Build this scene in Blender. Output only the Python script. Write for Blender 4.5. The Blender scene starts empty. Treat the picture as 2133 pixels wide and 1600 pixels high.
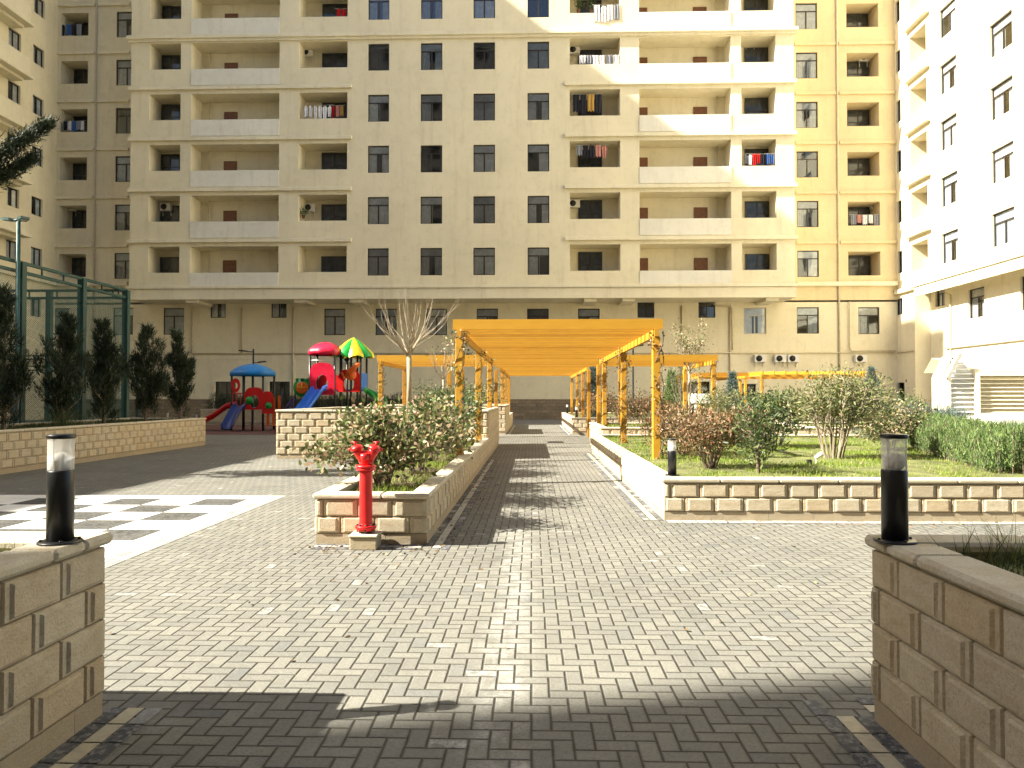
import bpy, math, random
import numpy as np
from mathutils import Vector, Matrix
random.seed(7); rng = np.random.default_rng(11)
R = math.radians
scene = bpy.context.scene
COL = scene.collection
F_PX, CX, CY = 1540.0, 1066.5, 800.0
YAW, PITCH, CAMH = 0.02759, 0.01818, 1.65

# ------------------------------------------------------------------ survey: turns a bearing read off the photo plus a known distance into metres
_f = Vector((-math.sin(YAW)*math.cos(PITCH), math.cos(YAW)*math.cos(PITCH), math.sin(PITCH)))
_r = Vector((math.cos(YAW), math.sin(YAW), 0))
_u = _r.cross(_f)
def ray(px, py): return _f + _r*((px-CX)/F_PX) + _u*((CY-py)/F_PX)
def P(px, py, Y):
    d = ray(px, py); return Vector((0, 0, CAMH)) + d*(Y/d.y)
def PX(px, py, X):
    d = ray(px, py); return Vector((0, 0, CAMH)) + d*(X/d.x)
def G(px, py, z=0):
    d = ray(px, py); return Vector((0, 0, CAMH)) + d*((z-CAMH)/d.z)

# ------------------------------------------------------------------ materials
MATS = {}
class NT:
    def __init__(s, name):
        s.m = bpy.data.materials.new(name); s.m.use_nodes = True
        s.t = s.m.node_tree; s.t.nodes.clear()
        s.out = s.t.nodes.new('ShaderNodeOutputMaterial'); MATS[name] = s.m
    def n(s, typ, **kw):
        nd = s.t.nodes.new(typ)
        for k, v in kw.items():
            if k.startswith('i_'): nd.inputs[k[2:].replace('_', ' ')].default_value = v
            else: setattr(nd, k, v)
        return nd
    def l(s, a, b): s.t.links.new(a, b)
    def put(s, sock, v):
        if isinstance(v, bpy.types.NodeSocket): s.l(v, sock)
        else: sock.default_value = v
    def m_(s, op, a, b=0.0, c=None):
        nd = s.t.nodes.new('ShaderNodeMath'); nd.operation = op
        s.put(nd.inputs[0], a); s.put(nd.inputs[1], b)
        if c is not None: s.put(nd.inputs[2], c)
        return nd.outputs[0]
    def mix(s, f, a, b, bt='MIX'):
        nd = s.t.nodes.new('ShaderNodeMix'); nd.data_type = 'RGBA'; nd.blend_type = bt
        s.put(nd.inputs[0], f); s.put(nd.inputs[6], a if not isinstance(a, tuple) else (*a, 1)); s.put(nd.inputs[7], b if not isinstance(b, tuple) else (*b, 1))
        return nd.outputs[2]
    def noise(s, scale, detail=4, rough=.55, vec=None, w=None):
        nd = s.t.nodes.new('ShaderNodeTexNoise'); nd.inputs['Scale'].default_value = scale
        nd.inputs['Detail'].default_value = detail; nd.inputs['Roughness'].default_value = rough
        if vec is None: vec = s.coord()
        s.l(vec, nd.inputs['Vector']); return nd.outputs['Fac']
    def coord(s, which='Object'):
        if not hasattr(s, '_c'): s._c = s.t.nodes.new('ShaderNodeTexCoord')
        return s._c.outputs[which]
    def geo(s):
        if not hasattr(s, '_g'): s._g = s.t.nodes.new('ShaderNodeNewGeometry')
        return s._g
    def ramp(s, f, stops):
        nd = s.t.nodes.new('ShaderNodeValToRGB'); e = nd.color_ramp.elements
        while len(e) > 1: e.remove(e[0])
        e[0].position = stops[0][0]; e[0].color = (*stops[0][1], 1)
        for p, c in stops[1:]:
            x = e.new(p); x.color = (*c, 1)
        s.put(nd.inputs[0], f); return nd.outputs[0]
    def rng(s, f, a, b, c, d):
        nd = s.t.nodes.new('ShaderNodeMapRange'); s.put(nd.inputs[0], f)
        for i, v in enumerate((a, b, c, d)): nd.inputs[i+1].default_value = v
        return nd.outputs[0]
    def bsdf(s, col, rough=.8, metal=0, bump=None, bs=.3, bd=.01, spec=.3, **kw):
        b = s.t.nodes.new('ShaderNodeBsdfPrincipled')
        s.put(b.inputs['Base Color'], (*col, 1) if isinstance(col, tuple) else col)
        s.put(b.inputs['Roughness'], rough); b.inputs['Metallic'].default_value = metal
        b.inputs['Specular IOR Level'].default_value = spec
        for k, v in kw.items(): b.inputs[k].default_value = v
        if bump is not None:
            bn = s.t.nodes.new('ShaderNodeBump'); bn.inputs['Strength'].default_value = bs; bn.inputs['Distance'].default_value = bd
            s.put(bn.inputs['Height'], bump); s.l(bn.outputs[0], b.inputs['Normal'])
        s.l(b.outputs[0], s.out.inputs[0]); return b

def mat_plain(name, col, rough=.6, metal=0, var=.12, scale=6, spec=.4):
    t = NT(name); n = t.noise(scale, 5)
    c = t.mix(t.rng(n, .3, .7, 0, 1), tuple(x*(1-var) for x in col), tuple(min(1, x*(1+var)) for x in col))
    t.bsdf(c, t.rng(n, .3, .7, max(.05, rough-.08), min(1, rough+.08)), metal, spec=spec); return t.m

def mat_stucco(name, col, stain=(.36, .29, .19)):
    t = NT(name); big = t.noise(.22, 5, .6); fine = t.noise(14, 6, .7)
    mp = t.n('ShaderNodeMapping'); mp.inputs['Scale'].default_value = (1.1, 1.1, .12); t.l(t.coord(), mp.inputs[0])
    streak = t.noise(1.4, 6, .7, vec=mp.outputs[0]); mid = t.noise(1.7, 6, .75)
    c = t.mix(t.rng(big, .35, .68, 0, 1), tuple(x*.93 for x in col), tuple(min(1, x*1.06) for x in col))
    c = t.mix(t.m_('MULTIPLY', t.rng(streak, .52, .74, 0, 1), .26), c, stain)
    c = t.mix(t.m_('MULTIPLY', t.rng(t.noise(.55, 8, .8), .55, .62, 0, 1), .12), c, tuple(min(1, x*1.15) for x in col))
    c = t.mix(t.m_('MULTIPLY', t.rng(mid, .50, .78, 0, 1), .26), c, stain)
    c = t.mix(t.m_('MULTIPLY', t.rng(fine, .45, .7, 0, 1), .16), c, tuple(x*.72 for x in col))
    t.bsdf(c, .92, bump=t.m_('ADD', fine, t.m_('MULTIPLY', mid, 1.5)), bs=.35, bd=.012, spec=.15); return t.m
mat_stucco('stucco', (.76, .695, .52))
mat_stucco('stucco_trim', (.78, .72, .55))
mat_stucco('stucco_pale', (.76, .74, .66))
mat_stucco('stucco_warm_bounce', (.72, .60, .38))  # right wing: warm bounced light put into the stucco colour
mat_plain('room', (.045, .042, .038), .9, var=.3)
mat_plain('frame_dark', (.035, .028, .024), .4, var=.2)
mat_plain('frame_pale', (.55, .52, .45), .5)
mat_plain('door_brown', (.16, .065, .028), .5, var=.25)
mat_plain('pipe', (.60, .53, .38), .6)
mat_plain('white_plastic', (.72, .70, .65), .45, var=.06)
mat_plain('grille_and_shade_dark', (.03, .03, .03), .5)
mat_plain('black_metal', (.012, .012, .013), .38, spec=.5)
mat_plain('green_metal', (.012, .055, .052), .42, var=.2, spec=.5)
mat_plain('asphalt', (.13, .13, .135), .9, var=.2)
mat_plain('rubber', (.10, .045, .04), .9, var=.25, scale=20)
mat_plain('concrete', (.42, .40, .35), .85, var=.12)
mat_plain('white_paint', (.78, .77, .72), .6, var=.05)
mat_plain('soil', (.09, .06, .038), .98, var=.4, scale=9)
mat_plain('iron', (.05, .048, .045), .6, metal=.3, var=.3, scale=30)
for nm, c in dict(p_red=(.62, .012, .012), p_crimson=(.60, .01, .045), p_blue=(.01, .13, .60), p_green=(.01, .28, .035), p_yellow=(.75, .65, .01),
                  p_orange=(.75, .13, .015), p_sky=(.01, .20, .55), p_purple=(.08, .03, .20), p_navy=(.012, .03, .16)).items():
    mat_plain(nm, c, .35, var=.14, scale=3, spec=.5)
for nm, c in dict(c_white=(.75, .75, .78), c_red=(.5, .02, .02), c_blue=(.05, .12, .35), c_dark=(.03, .03, .04), c_pink=(.55, .25, .22), c_grey=(.25, .26, .3), c_ochre=(.5, .3, .08)).items():
    mat_plain(nm, c, .9, var=.15, scale=8, spec=.1)

def mat_curtain(name, col):
    t = NT(name); n = t.noise(3, 3)
    c = t.mix(t.rng(n, .3, .7, 0, 1), tuple(x*.7 for x in col), col); t.bsdf(c, .9, spec=.1); return t.m
mat_curtain('curtain_white', (.86, .86, .84)); mat_curtain('curtain_grey', (.50, .51, .52)); mat_curtain('curtain_blue', (.50, .57, .64))

def mat_glass(name, tint, k=1.4):
    t = NT(name); tr = t.n('ShaderNodeBsdfTransparent'); tr.inputs[0].default_value = (*tint, 1)
    gl = t.n('ShaderNodeBsdfGlossy'); gl.inputs['Roughness'].default_value = .04; gl.inputs[0].default_value = (.9, .95, 1, 1)
    bn = t.n('ShaderNodeBump'); bn.inputs['Strength'].default_value = .15; bn.inputs['Distance'].default_value = .02
    t.l(t.noise(1.2, 1), bn.inputs['Height']); t.l(bn.outputs[0], gl.inputs['Normal'])
    fr = t.n('ShaderNodeFresnel'); fr.inputs[0].default_value = 1.5
    mx = t.n('ShaderNodeMixShader'); t.l(t.m_('MINIMUM', t.m_('MULTIPLY_ADD', fr.outputs[0], k, .05), 1), mx.inputs[0])
    t.l(tr.outputs[0], mx.inputs[1]); t.l(gl.outputs[0], mx.inputs[2]); t.l(mx.outputs[0], t.out.inputs[0])
mat_glass('glass', (.94, .96, .98)); mat_glass('lamp_glass_clear', (.92, .92, .91), .9)
t = NT('lamp_glass'); tr = t.n('ShaderNodeBsdfTransparent'); df = t.n('ShaderNodeBsdfTranslucent'); df.inputs[0].default_value = (.92, .92, .9, 1); d2 = t.n('ShaderNodeBsdfPrincipled'); d2.inputs['Base Color'].default_value = (.85, .85, .83, 1); d2.inputs['Roughness'].default_value = .15
m1 = t.n('ShaderNodeMixShader'); m1.inputs[0].default_value = .5; t.l(df.outputs[0], m1.inputs[1]); t.l(d2.outputs[0], m1.inputs[2]); m2 = t.n('ShaderNodeMixShader'); m2.inputs[0].default_value = .42; t.l(tr.outputs[0], m2.inputs[1]); t.l(m1.outputs[0], m2.inputs[2]); t.l(m2.outputs[0], t.out.inputs[0])

mat_plain('glass_dark', (.035, .04, .046), .10, var=.5, scale=1.5, spec=.6)
mat_stucco('stucco_grey', (.36, .335, .30))  # dark tone chosen to cut bounce off the unseen tall blocks
# stone of the planters: every block is its own island
def mat_stone(name, stops, pit=.5):
    t = NT(name); ri = t.geo().outputs['Random Per Island']
    c = t.ramp(ri, stops)
    mp = t.n('ShaderNodeMapping'); mp.inputs['Scale'].default_value = (1, 1, 2.2); t.l(t.coord(), mp.inputs[0])
    n1 = t.noise(7, 7, .65, vec=mp.outputs[0]); n2 = t.noise(70, 4, .7); n3 = t.noise(.9, 4)
    c = t.mix(t.m_('MULTIPLY', t.rng(n1, .42, .70, 0, 1), .50), c, (.38, .28, .165))
    c = t.mix(t.m_('MULTIPLY', t.rng(n2, .47, .70, 0, 1), .42), c, (.24, .195, .135))
    c = t.mix(t.m_('MULTIPLY', t.rng(n3, .5, .8, 0, 1), .3), c, (.33, .27, .18))
    t.bsdf(c, .88, bump=t.m_('ADD', t.m_('MULTIPLY', n1, 1.4), n2), bs=pit*1.5, bd=.008, spec=.2); return t.m
mat_stone('sandstone', [(0, (.50, .435, .315)), (.3, (.55, .485, .355)), (.55, (.525, .425, .285)), (.8, (.56, .495, .37)), (1, (.47, .41, .305))])
mat_stone('mortar_stone', [(0, (.46, .40, .29)), (1, (.43, .375, .275))], .3)
mat_stone('coping_stone', [(0, (.55, .50, .39)), (.5, (.58, .53, .41)), (1, (.51, .465, .365))], .35)
mat_stone('base_stone', [(0, (.37, .31, .225)), (.5, (.41, .345, .24)), (1, (.34, .29, .21))], .4)

def mat_bricks(name, c1, c2, mortar, w, h, off=.5, msz=.008, axis='XZ', bump=1):
    t = NT(name); sx = t.n('ShaderNodeSeparateXYZ'); t.l(t.coord(), sx.inputs[0])
    cb = t.n('ShaderNodeCombineXYZ')
    if axis == 'XZ': t.l(sx.outputs[0], cb.inputs[0]); t.l(sx.outputs[2], cb.inputs[1])
    elif axis == 'YZ': t.l(sx.outputs[1], cb.inputs[0]); t.l(sx.outputs[2], cb.inputs[1])
    else: t.l(sx.outputs[0], cb.inputs[0]); t.l(sx.outputs[1], cb.inputs[1])
    b = t.n('ShaderNodeTexBrick'); t.l(cb.outputs[0], b.inputs['Vector'])
    b.inputs['Color1'].default_value = (*c1, 1); b.inputs['Color2'].default_value = (*c2, 1); b.inputs['Mortar'].default_value = (*mortar, 1)
    b.inputs['Scale'].default_value = 1; b.inputs['Brick Width'].default_value = w; b.inputs['Row Height'].default_value = h
    b.inputs['Mortar Size'].default_value = msz; b.offset = off
    c = t.mix(t.m_('MULTIPLY', t.rng(t.noise(6, 6), .4, .7, 0, 1), .4), b.outputs['Color'], tuple(x*.5 for x in c1))
    t.bsdf(c, .85, bump=t.m_('MULTIPLY', b.outputs['Fac'], -1), bs=.6*bump, bd=.01); return t.m
mat_bricks('cladding', (.20, .16, .115), (.30, .24, .17), (.10, .08, .06), .5, .24, axis='XZ')

# herringbone concrete pavers, 200 x 100 mm, with dust, stains and joints
def mat_herringbone():
    t = NT('paving_herringbone'); w = .1
    sx = t.n('ShaderNodeSeparateXYZ'); t.l(t.coord(), sx.inputs[0])
    wob = t.noise(1.3, 2)
    x = t.m_('DIVIDE', t.m_('ADD', sx.outputs[0], t.m_('MULTIPLY', wob, .012)), w); y = t.m_('DIVIDE', t.m_('ADD', sx.outputs[1], t.m_('MULTIPLY', wob, .012)), w)
    i = t.m_('FLOOR', x); j = t.m_('FLOOR', y); fx = t.m_('FRACT', x); fy = t.m_('FRACT', y)
    fx1 = t.m_('SUBTRACT', 1, fx); fy1 = t.m_('SUBTRACT', 1, fy)
    k = t.m_('FLOORED_MODULO', t.m_('SUBTRACT', i, j), 4)
    e = [t.m_('COMPARE', k, float(q), .5) for q in range(4)]
    mn = lambda a, b, c: t.m_('MINIMUM', a, t.m_('MINIMUM', b, c))
    ds = [mn(fx, fy, fy1), mn(fx1, fy, fy1), mn(fx, fx1, fy1), mn(fx, fx1, fy)]
    d = t.m_('MULTIPLY', e[0], ds[0])
    for q in (1, 2, 3): d = t.m_('MULTIPLY_ADD', e[q], ds[q], d)
    ox = t.m_('SUBTRACT', i, e[1]); oy = t.m_('SUBTRACT', j, e[2])
    cb = t.n('ShaderNodeCombineXYZ'); t.l(ox, cb.inputs[0]); t.l(oy, cb.inputs[1])
    wn = t.n('ShaderNodeTexWhiteNoise'); wn.noise_dimensions = '3D'; t.l(cb.outputs[0], wn.inputs['Vector'])
    sp = t.n('ShaderNodeSeparateColor'); t.l(wn.outputs['Color'], sp.inputs[0])
    base = t.ramp(sp.outputs[0], [(0, (.145, .145, .131)), (.35, (.163, .162, .145)), (.7, (.180, .177, .156)), (.93, (.202, .197, .170)), (1, (.125, .130, .129))])
    big = t.noise(.35, 5, .6); mid = t.noise(2.3, 6, .65); fine = t.noise(55, 5, .75); sp2 = t.noise(160, 2, .6)
    c = t.mix(t.m_('MULTIPLY', t.rng(big, .38, .66, 0, 1), .45), base, (.26, .245, .205))
    sp3 = t.noise(.9, 7, .72); c = t.mix(t.m_('MULTIPLY', t.rng(sp3, .50, .70, 0, 1), .55), c, (.105, .10, .088))
    # pale lime bloom and sand washed along the old drainage line of the path
    ln = t.m_('ABSOLUTE', t.m_('SUBTRACT', sx.outputs[0], t.m_('MULTIPLY_ADD', t.noise(.6, 2), .5, -.40)))
    c = t.mix(t.m_('MULTIPLY', t.m_('MULTIPLY', t.rng(ln, .05, .22, 1, 0), t.m_('LESS_THAN', sx.outputs[1], 9.5)), t.rng(t.noise(5, 6, .75), .40, .68, 0, .8)), c, (.42, .41, .38))
    c = t.mix(t.m_('MULTIPLY', t.rng(mid, .6, .8, 0, 1), .45), c, (.33, .325, .30))
    c = t.mix(t.m_('MULTIPLY', t.rng(mid, .26, .42, 1, 0), .5), c, (.11, .107, .095))
    # limey bloom around single bricks
    c = t.mix(t.m_('MULTIPLY', t.m_('GREATER_THAN', sp.outputs[1], .986), t.m_('MULTIPLY', t.rng(t.noise(14, 4, .7), .45, .6, 0, 1), .8)), c, (.42, .42, .405))
    c = t.mix(t.m_('MULTIPLY', t.rng(fine, .46, .66, 0, 1), .55), c, (.085, .082, .07))
    c = t.mix(t.m_('MULTIPLY', t.rng(t.noise(22, 6, .8), .5, .7, 0, 1), .35), c, (.26, .25, .22))
    c = t.mix(t.m_('MULTIPLY', t.rng(d, .06, .2, 1, 0), .22), c, (.09, .085, .07))
    c = t.mix(t.m_('MULTIPLY', t.rng(sp2, .62, .8, 0, 1), .35), c, (.36, .345, .30))
    joint = t.rng(d, .028, .075, 1, 0)
    jn = t.m_('MULTIPLY', joint, t.rng(t.noise(9, 4, .7), .3, .6, .72, 1))
    c = t.mix(jn, c, (.052, .046, .036))
    hgt = t.m_('ADD', t.m_('MULTIPLY', t.rng(d, .02, .11, 0, 1), 1.0), t.m_('MULTIPLY', fine, .14))
    hgt = t.m_('ADD', hgt, t.m_('MULTIPLY', sp.outputs[2], .35))
    t.bsdf(c, .86, bump=hgt, bs=.9, bd=.007, spec=.25)
mat_herringbone()
def mat_island(name, stops, rough=.8, n_amt=.4, n_col=(.1, .1, .1), nscale=18):
    t = NT(name); c = t.ramp(t.geo().outputs['Random Per Island'], stops)
    n = t.noise(nscale, 6, .75); c = t.mix(t.m_('MULTIPLY', t.rng(n, .48, .62, 0, 1), n_amt), c, n_col)
    t.bsdf(c, rough, bump=n, bs=.4, bd=.004, spec=.25); return t.m
mat_island('border_dark', [(0, (.055, .058, .065)), (.6, (.09, .09, .095)), (.8, (.14, .14, .14)), (1, (.28, .28, .27))], n_amt=.55, n_col=(.36, .36, .35))
mat_island('border_cream', [(0, (.40, .36, .26)), (.6, (.48, .43, .32)), (1, (.34, .32, .26))], n_amt=.35, n_col=(.22, .2, .17))
mat_island('border_pale', [(0, (.36, .35, .32)), (.6, (.50, .48, .44)), (1, (.20, .20, .195))], n_amt=.5, n_col=(.28, .27, .25))
mat_island('chess_white', [(0, (.78, .77, .73)), (1, (.70, .69, .65))], n_amt=.25, n_col=(.6, .58, .53))
mat_island('chess_dark', [(0, (.045, .045, .042)), (1, (.08, .077, .07))], n_amt=.5, n_col=(.24, .235, .22))

def mat_leaf(name, stops, rough=.5, trans=.25):
    t = NT(name); c = t.ramp(t.geo().outputs['Random Per Island'], stops)
    b = t.bsdf(c, rough, spec=.35)
    tl = t.n('ShaderNodeBsdfTranslucent'); t.l(c, tl.inputs[0]); mx = t.n('ShaderNodeMixShader'); mx.inputs[0].default_value = trans
    t.l(b.outputs[0], mx.inputs[1]); t.l(tl.outputs[0], mx.inputs[2]); t.l(mx.outputs[0], t.out.inputs[0]); return t.m
mat_leaf('leaf_shrub', [(0, (.045, .075, .025)), (.35, (.11, .15, .045)), (.55, (.20, .22, .08)), (.75, (.32, .25, .13)), (1, (.46, .32, .24))])
mat_leaf('leaf_green', [(0, (.03, .055, .022)), (.4, (.055, .09, .03)), (.75, (.10, .14, .045)), (1, (.17, .18, .07))])
mat_leaf('leaf_red', [(0, (.07, .075, .03)), (.3, (.15, .13, .05)), (.55, (.26, .12, .07)), (.8, (.34, .20, .12)), (1, (.20, .19, .075))])
mat_leaf('leaf_olive', [(0, (.06, .09, .03)), (.35, (.14, .17, .055)), (.7, (.18, .19, .075)), (.9, (.26, .24, .11)), (1, (.28, .20, .09))])
mat_leaf('dry_leaf', [(0, (.10, .06, .03)), (.5, (.20, .13, .06)), (1, (.30, .22, .11))])
mat_leaf('needle_dark', [(0, (.010, .020, .010)), (.5, (.020, .036, .016)), (.9, (.036, .052, .022)), (1, (.06, .06, .03))], .6, .1)
mat_leaf('needle_blue', [(0, (.045, .075, .07)), (.5, (.08, .12, .11)), (1, (.13, .17, .14))], .6, .1)
mat_leaf('needle_rosemary', [(0, (.04, .075, .025)), (.4, (.085, .145, .04)), (.8, (.15, .215, .06)), (1, (.24, .28, .10))], .6, .15)
mat_leaf('grass', [(0, (.09, .15, .022)), (.4, (.18, .28, .035)), (.75, (.28, .36, .05)), (.93, (.38, .38, .09)), (1, (.42, .36, .15))], .55, .35)
mat_leaf('grass_dark', [(0, (.03, .05, .015)), (.6, (.06, .085, .025)), (1, (.12, .12, .04))], .55, .25)
mat_plain('lawn_earth', (.12, .125, .045), .95, var=.5, scale=2.5)
def mat_bark(name, a, b):
    t = NT(name); mp = t.n('ShaderNodeMapping'); mp.inputs['Scale'].default_value = (18, 18, 4); t.l(t.coord(), mp.inputs[0])
    n = t.noise(1.6, 6, .7, vec=mp.outputs[0]); t.bsdf(t.mix(t.rng(n, .35, .65, 0, 1), a, b), .9, bump=n, bs=.6, bd=.01, spec=.15)
mat_bark('bark', (.10, .075, .055), (.24, .19, .14)); mat_bark('bark_pale', (.22, .18, .13), (.42, .36, .27))

def mat_wood():
    t = NT('wood_orange'); mp = t.n('ShaderNodeMapping'); mp.inputs['Scale'].default_value = (1, 5, 5); t.l(t.coord(), mp.inputs[0])
    n = t.noise(2.5, 6, .65, vec=mp.outputs[0]); c = t.mix(t.rng(n, .35, .68, 0, 1), (.50, .245, .020), (.38, .165, .013))
    c = t.mix(t.m_('MULTIPLY', t.n('ShaderNodeObjectInfo').outputs['Random'], .55), c, (.58, .32, .03))
    c = t.mix(t.m_('MULTIPLY', t.m_('LESS_THAN', t.n('ShaderNodeObjectInfo').outputs['Random'], .25), .35), c, (.30, .13, .012))
    t.bsdf(c, .55, bump=n, bs=.2, bd=.004, spec=.35)
mat_wood()

def mat_mesh_fence():
    t = NT('chain_link'); sx = t.n('ShaderNodeSeparateXYZ'); t.l(t.coord(), sx.inputs[0])
    u = t.m_('ADD', sx.outputs[0], sx.outputs[1]); a = t.m_('DIVIDE', t.m_('ADD', u, sx.outputs[2]), .07); b = t.m_('DIVIDE', t.m_('SUBTRACT', u, sx.outputs[2]), .07)
    da = t.m_('ABSOLUTE', t.m_('SUBTRACT', t.m_('FRACT', a), .5)); db = t.m_('ABSOLUTE', t.m_('SUBTRACT', t.m_('FRACT', b), .5))
    f = t.m_('MAXIMUM', t.m_('LESS_THAN', da, .07), t.m_('LESS_THAN', db, .07))
    p = t.n('ShaderNodeBsdfPrincipled'); p.inputs['Base Color'].default_value = (.02, .09, .085, 1); tr = t.n('ShaderNodeBsdfTransparent')
    mx = t.n('ShaderNodeMixShader'); t.l(f, mx.inputs[0]); t.l(tr.outputs[0], mx.inputs[1]); t.l(p.outputs[0], mx.inputs[2]); t.l(mx.outputs[0], t.out.inputs[0])
mat_mesh_fence()

# ------------------------------------------------------------------ mesh building
class MB:
    def __init__(s): s.v = []; s.f = []; s.mi = []; s.sm = []
    def add(s, vs, fs, mi=0, smooth=False):
        b = len(s.v); s.v += [tuple(v) for v in vs]
        for f in fs: s.f.append(tuple(b+i for i in f)); s.mi.append(mi); s.sm.append(smooth)
        return s
    def quad(s, a, b, c, d, mi=0): return s.add([a, b, c, d], [(0, 1, 2, 3)], mi)
    def box(s, x0, x1, y0, y1, z0, z1, mi=0, bev=0):
        if x0 > x1: x0, x1 = x1, x0
        if y0 > y1: y0, y1 = y1, y0
        if z0 > z1: z0, z1 = z1, z0
        if bev:
            b = min(bev, (x1-x0)*.4, (y1-y0)*.4, (z1-z0)*.4); vs = []
            for dz, ins in ((z0, b), (z0+b, 0), (z1-b, 0), (z1, b)):
                pts = [(x0+ins, y0+ins+(b if not ins else 0)), (x0+ins+(b if not ins else 0), y0+ins), (x1-ins-(b if not ins else 0), y0+ins), (x1-ins, y0+ins+(b if not ins else 0)),
                       (x1-ins, y1-ins-(b if not ins else 0)), (x1-ins-(b if not ins else 0), y1-ins), (x0+ins+(b if not ins else 0), y1-ins), (x0+ins, y1-ins-(b if not ins else 0))]
                vs += [(p[0], p[1], dz) for p in pts]
            fs = [tuple(range(7, -1, -1)), tuple(range(24, 32))]
            for r_ in range(3):
                for q in range(8): a = r_*8+q; c = r_*8+(q+1) % 8; fs.append((a, c, c+8, a+8))
            # drop degenerate quads of the inset rings quietly
            return s.add(vs, fs, mi)
        vs = [(x0, y0, z0), (x1, y0, z0), (x1, y1, z0), (x0, y1, z0), (x0, y0, z1), (x1, y0, z1), (x1, y1, z1), (x0, y1, z1)]
        return s.add(vs, [(0, 3, 2, 1), (4, 5, 6, 7), (0, 1, 5, 4), (1, 2, 6, 5), (2, 3, 7, 6), (3, 0, 4, 7)], mi)
    def tube(s, pts, rad, n=8, mi=0, cap=True):
        pts = [Vector(p) for p in pts]
        if not isinstance(rad, (list, tuple)): rad = [rad]*len(pts)
        vs = []; ref = None
        for i, p in enumerate(pts):
            d = (pts[min(i+1, len(pts)-1)] - pts[max(i-1, 0)])
            d = d.normalized() if d.length > 1e-9 else Vector((0, 0, 1))
            if ref is None: ref = Vector((1, 0, 0)) if abs(d.x) < .8 else Vector((0, 1, 0))
            a = (ref - d*ref.dot(d)).normalized(); b = d.cross(a); ref = a
            for q in range(n):
                t = 2*math.pi*q/n; vs.append(p + (a*math.cos(t) + b*math.sin(t))*rad[i])
        fs = []
        for i in range(len(pts)-1):
            for q in range(n): fs.append((i*n+q, i*n+(q+1) % n, (i+1)*n+(q+1) % n, (i+1)*n+q))
        if cap: fs += [tuple(range(n-1, -1, -1)), tuple((len(pts)-1)*n+q for q in range(n))]
        return s.add(vs, fs, mi, n > 5)
    def lathe(s, prof, c=(0, 0, 0), n=24, mi=0, axis=None, cap=True):
        M = Matrix.Identity(3) if axis is None else Vector((0, 0, 1)).rotation_difference(Vector(axis)).to_matrix()
        vs = []; c = Vector(c)
        for r_, z in prof:
            for q in range(n):
                t = 2*math.pi*q/n; vs.append(c + M @ Vector((r_*math.cos(t), r_*math.sin(t), z)))
        fs = []
        for i in range(len(prof)-1):
            for q in range(n): fs.append((i*n+q, i*n+(q+1) % n, (i+1)*n+(q+1) % n, (i+1)*n+q))
        if cap: fs += [tuple(range(n-1, -1, -1)), tuple((len(prof)-1)*n+q for q in range(n))]
        return s.add(vs, fs, mi, True)
    def prism(s, poly, fn, d0, d1, mi=0):
        n = len(poly); vs = [fn(p[0], p[1], d0) for p in poly] + [fn(p[0], p[1], d1) for p in poly]
        fs = [tuple(range(n-1, -1, -1)), tuple(range(n, 2*n))] + [(i, (i+1) % n, n+(i+1) % n, n+i) for i in range(n)]
        return s.add(vs, fs, mi)
    def mesh(s, name, mats):
        me = bpy.data.meshes.new(name); me.from_pydata(s.v, [], s.f)
        for m in (mats if isinstance(mats, (list, tuple)) else [mats]): me.materials.append(MATS[m])
        me.polygons.foreach_set('material_index', s.mi); me.polygons.foreach_set('use_smooth', s.sm); me.update(); return me
    def build(s, name, mats, parent=None, label=None, cat=None, group=None, kind=None, loc=None):
        return link(name, s.mesh(name, mats), parent, label, cat, group, kind, loc)
def tag(o, label=None, cat=None, group=None, kind=None):
    for k, v in (('label', label), ('category', cat), ('group', group), ('kind', kind)):
        if v: o[k] = v
    return o
def link(name, data, parent=None, label=None, cat=None, group=None, kind=None, loc=None):
    o = bpy.data.objects.new(name, data); COL.objects.link(o)
    if parent: o.parent = parent
    if loc is not None: o.location = loc
    return tag(o, label, cat, group, kind)
def thing(name, label, cat, loc=(0, 0, 0), rz=0, group=None):
    o = link(name, None, None, label, cat, group, None, loc); o.rotation_euler.z = rz; o.empty_display_size = .2; return o
def copy_tree(o, parent=None):
    c = o.copy(); COL.objects.link(c); c.parent = parent
    for ch in list(o.children): copy_tree(ch, c)
    return c
def np_mesh(name, V, K, mat, smooth=False, mats=None, mi=None):
    V = np.asarray(V, dtype=np.float32).reshape(-1, 3); nf = len(V)//K
    me = bpy.data.meshes.new(name); me.vertices.add(len(V)); me.vertices.foreach_set('co', V.ravel())
    me.loops.add(nf*K); me.loops.foreach_set('vertex_index', np.arange(nf*K, dtype=np.int32))
    me.polygons.add(nf); me.polygons.foreach_set('loop_start', np.arange(0, nf*K, K, dtype=np.int32))
    try: me.polygons.foreach_set('loop_total', np.full(nf, K, dtype=np.int32))
    except Exception: pass
    me.materials.append(MATS[mat]); me.update(calc_edges=True); return me
def unit(a): return a/np.maximum(np.linalg.norm(a, axis=-1, keepdims=True), 1e-9)
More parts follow.
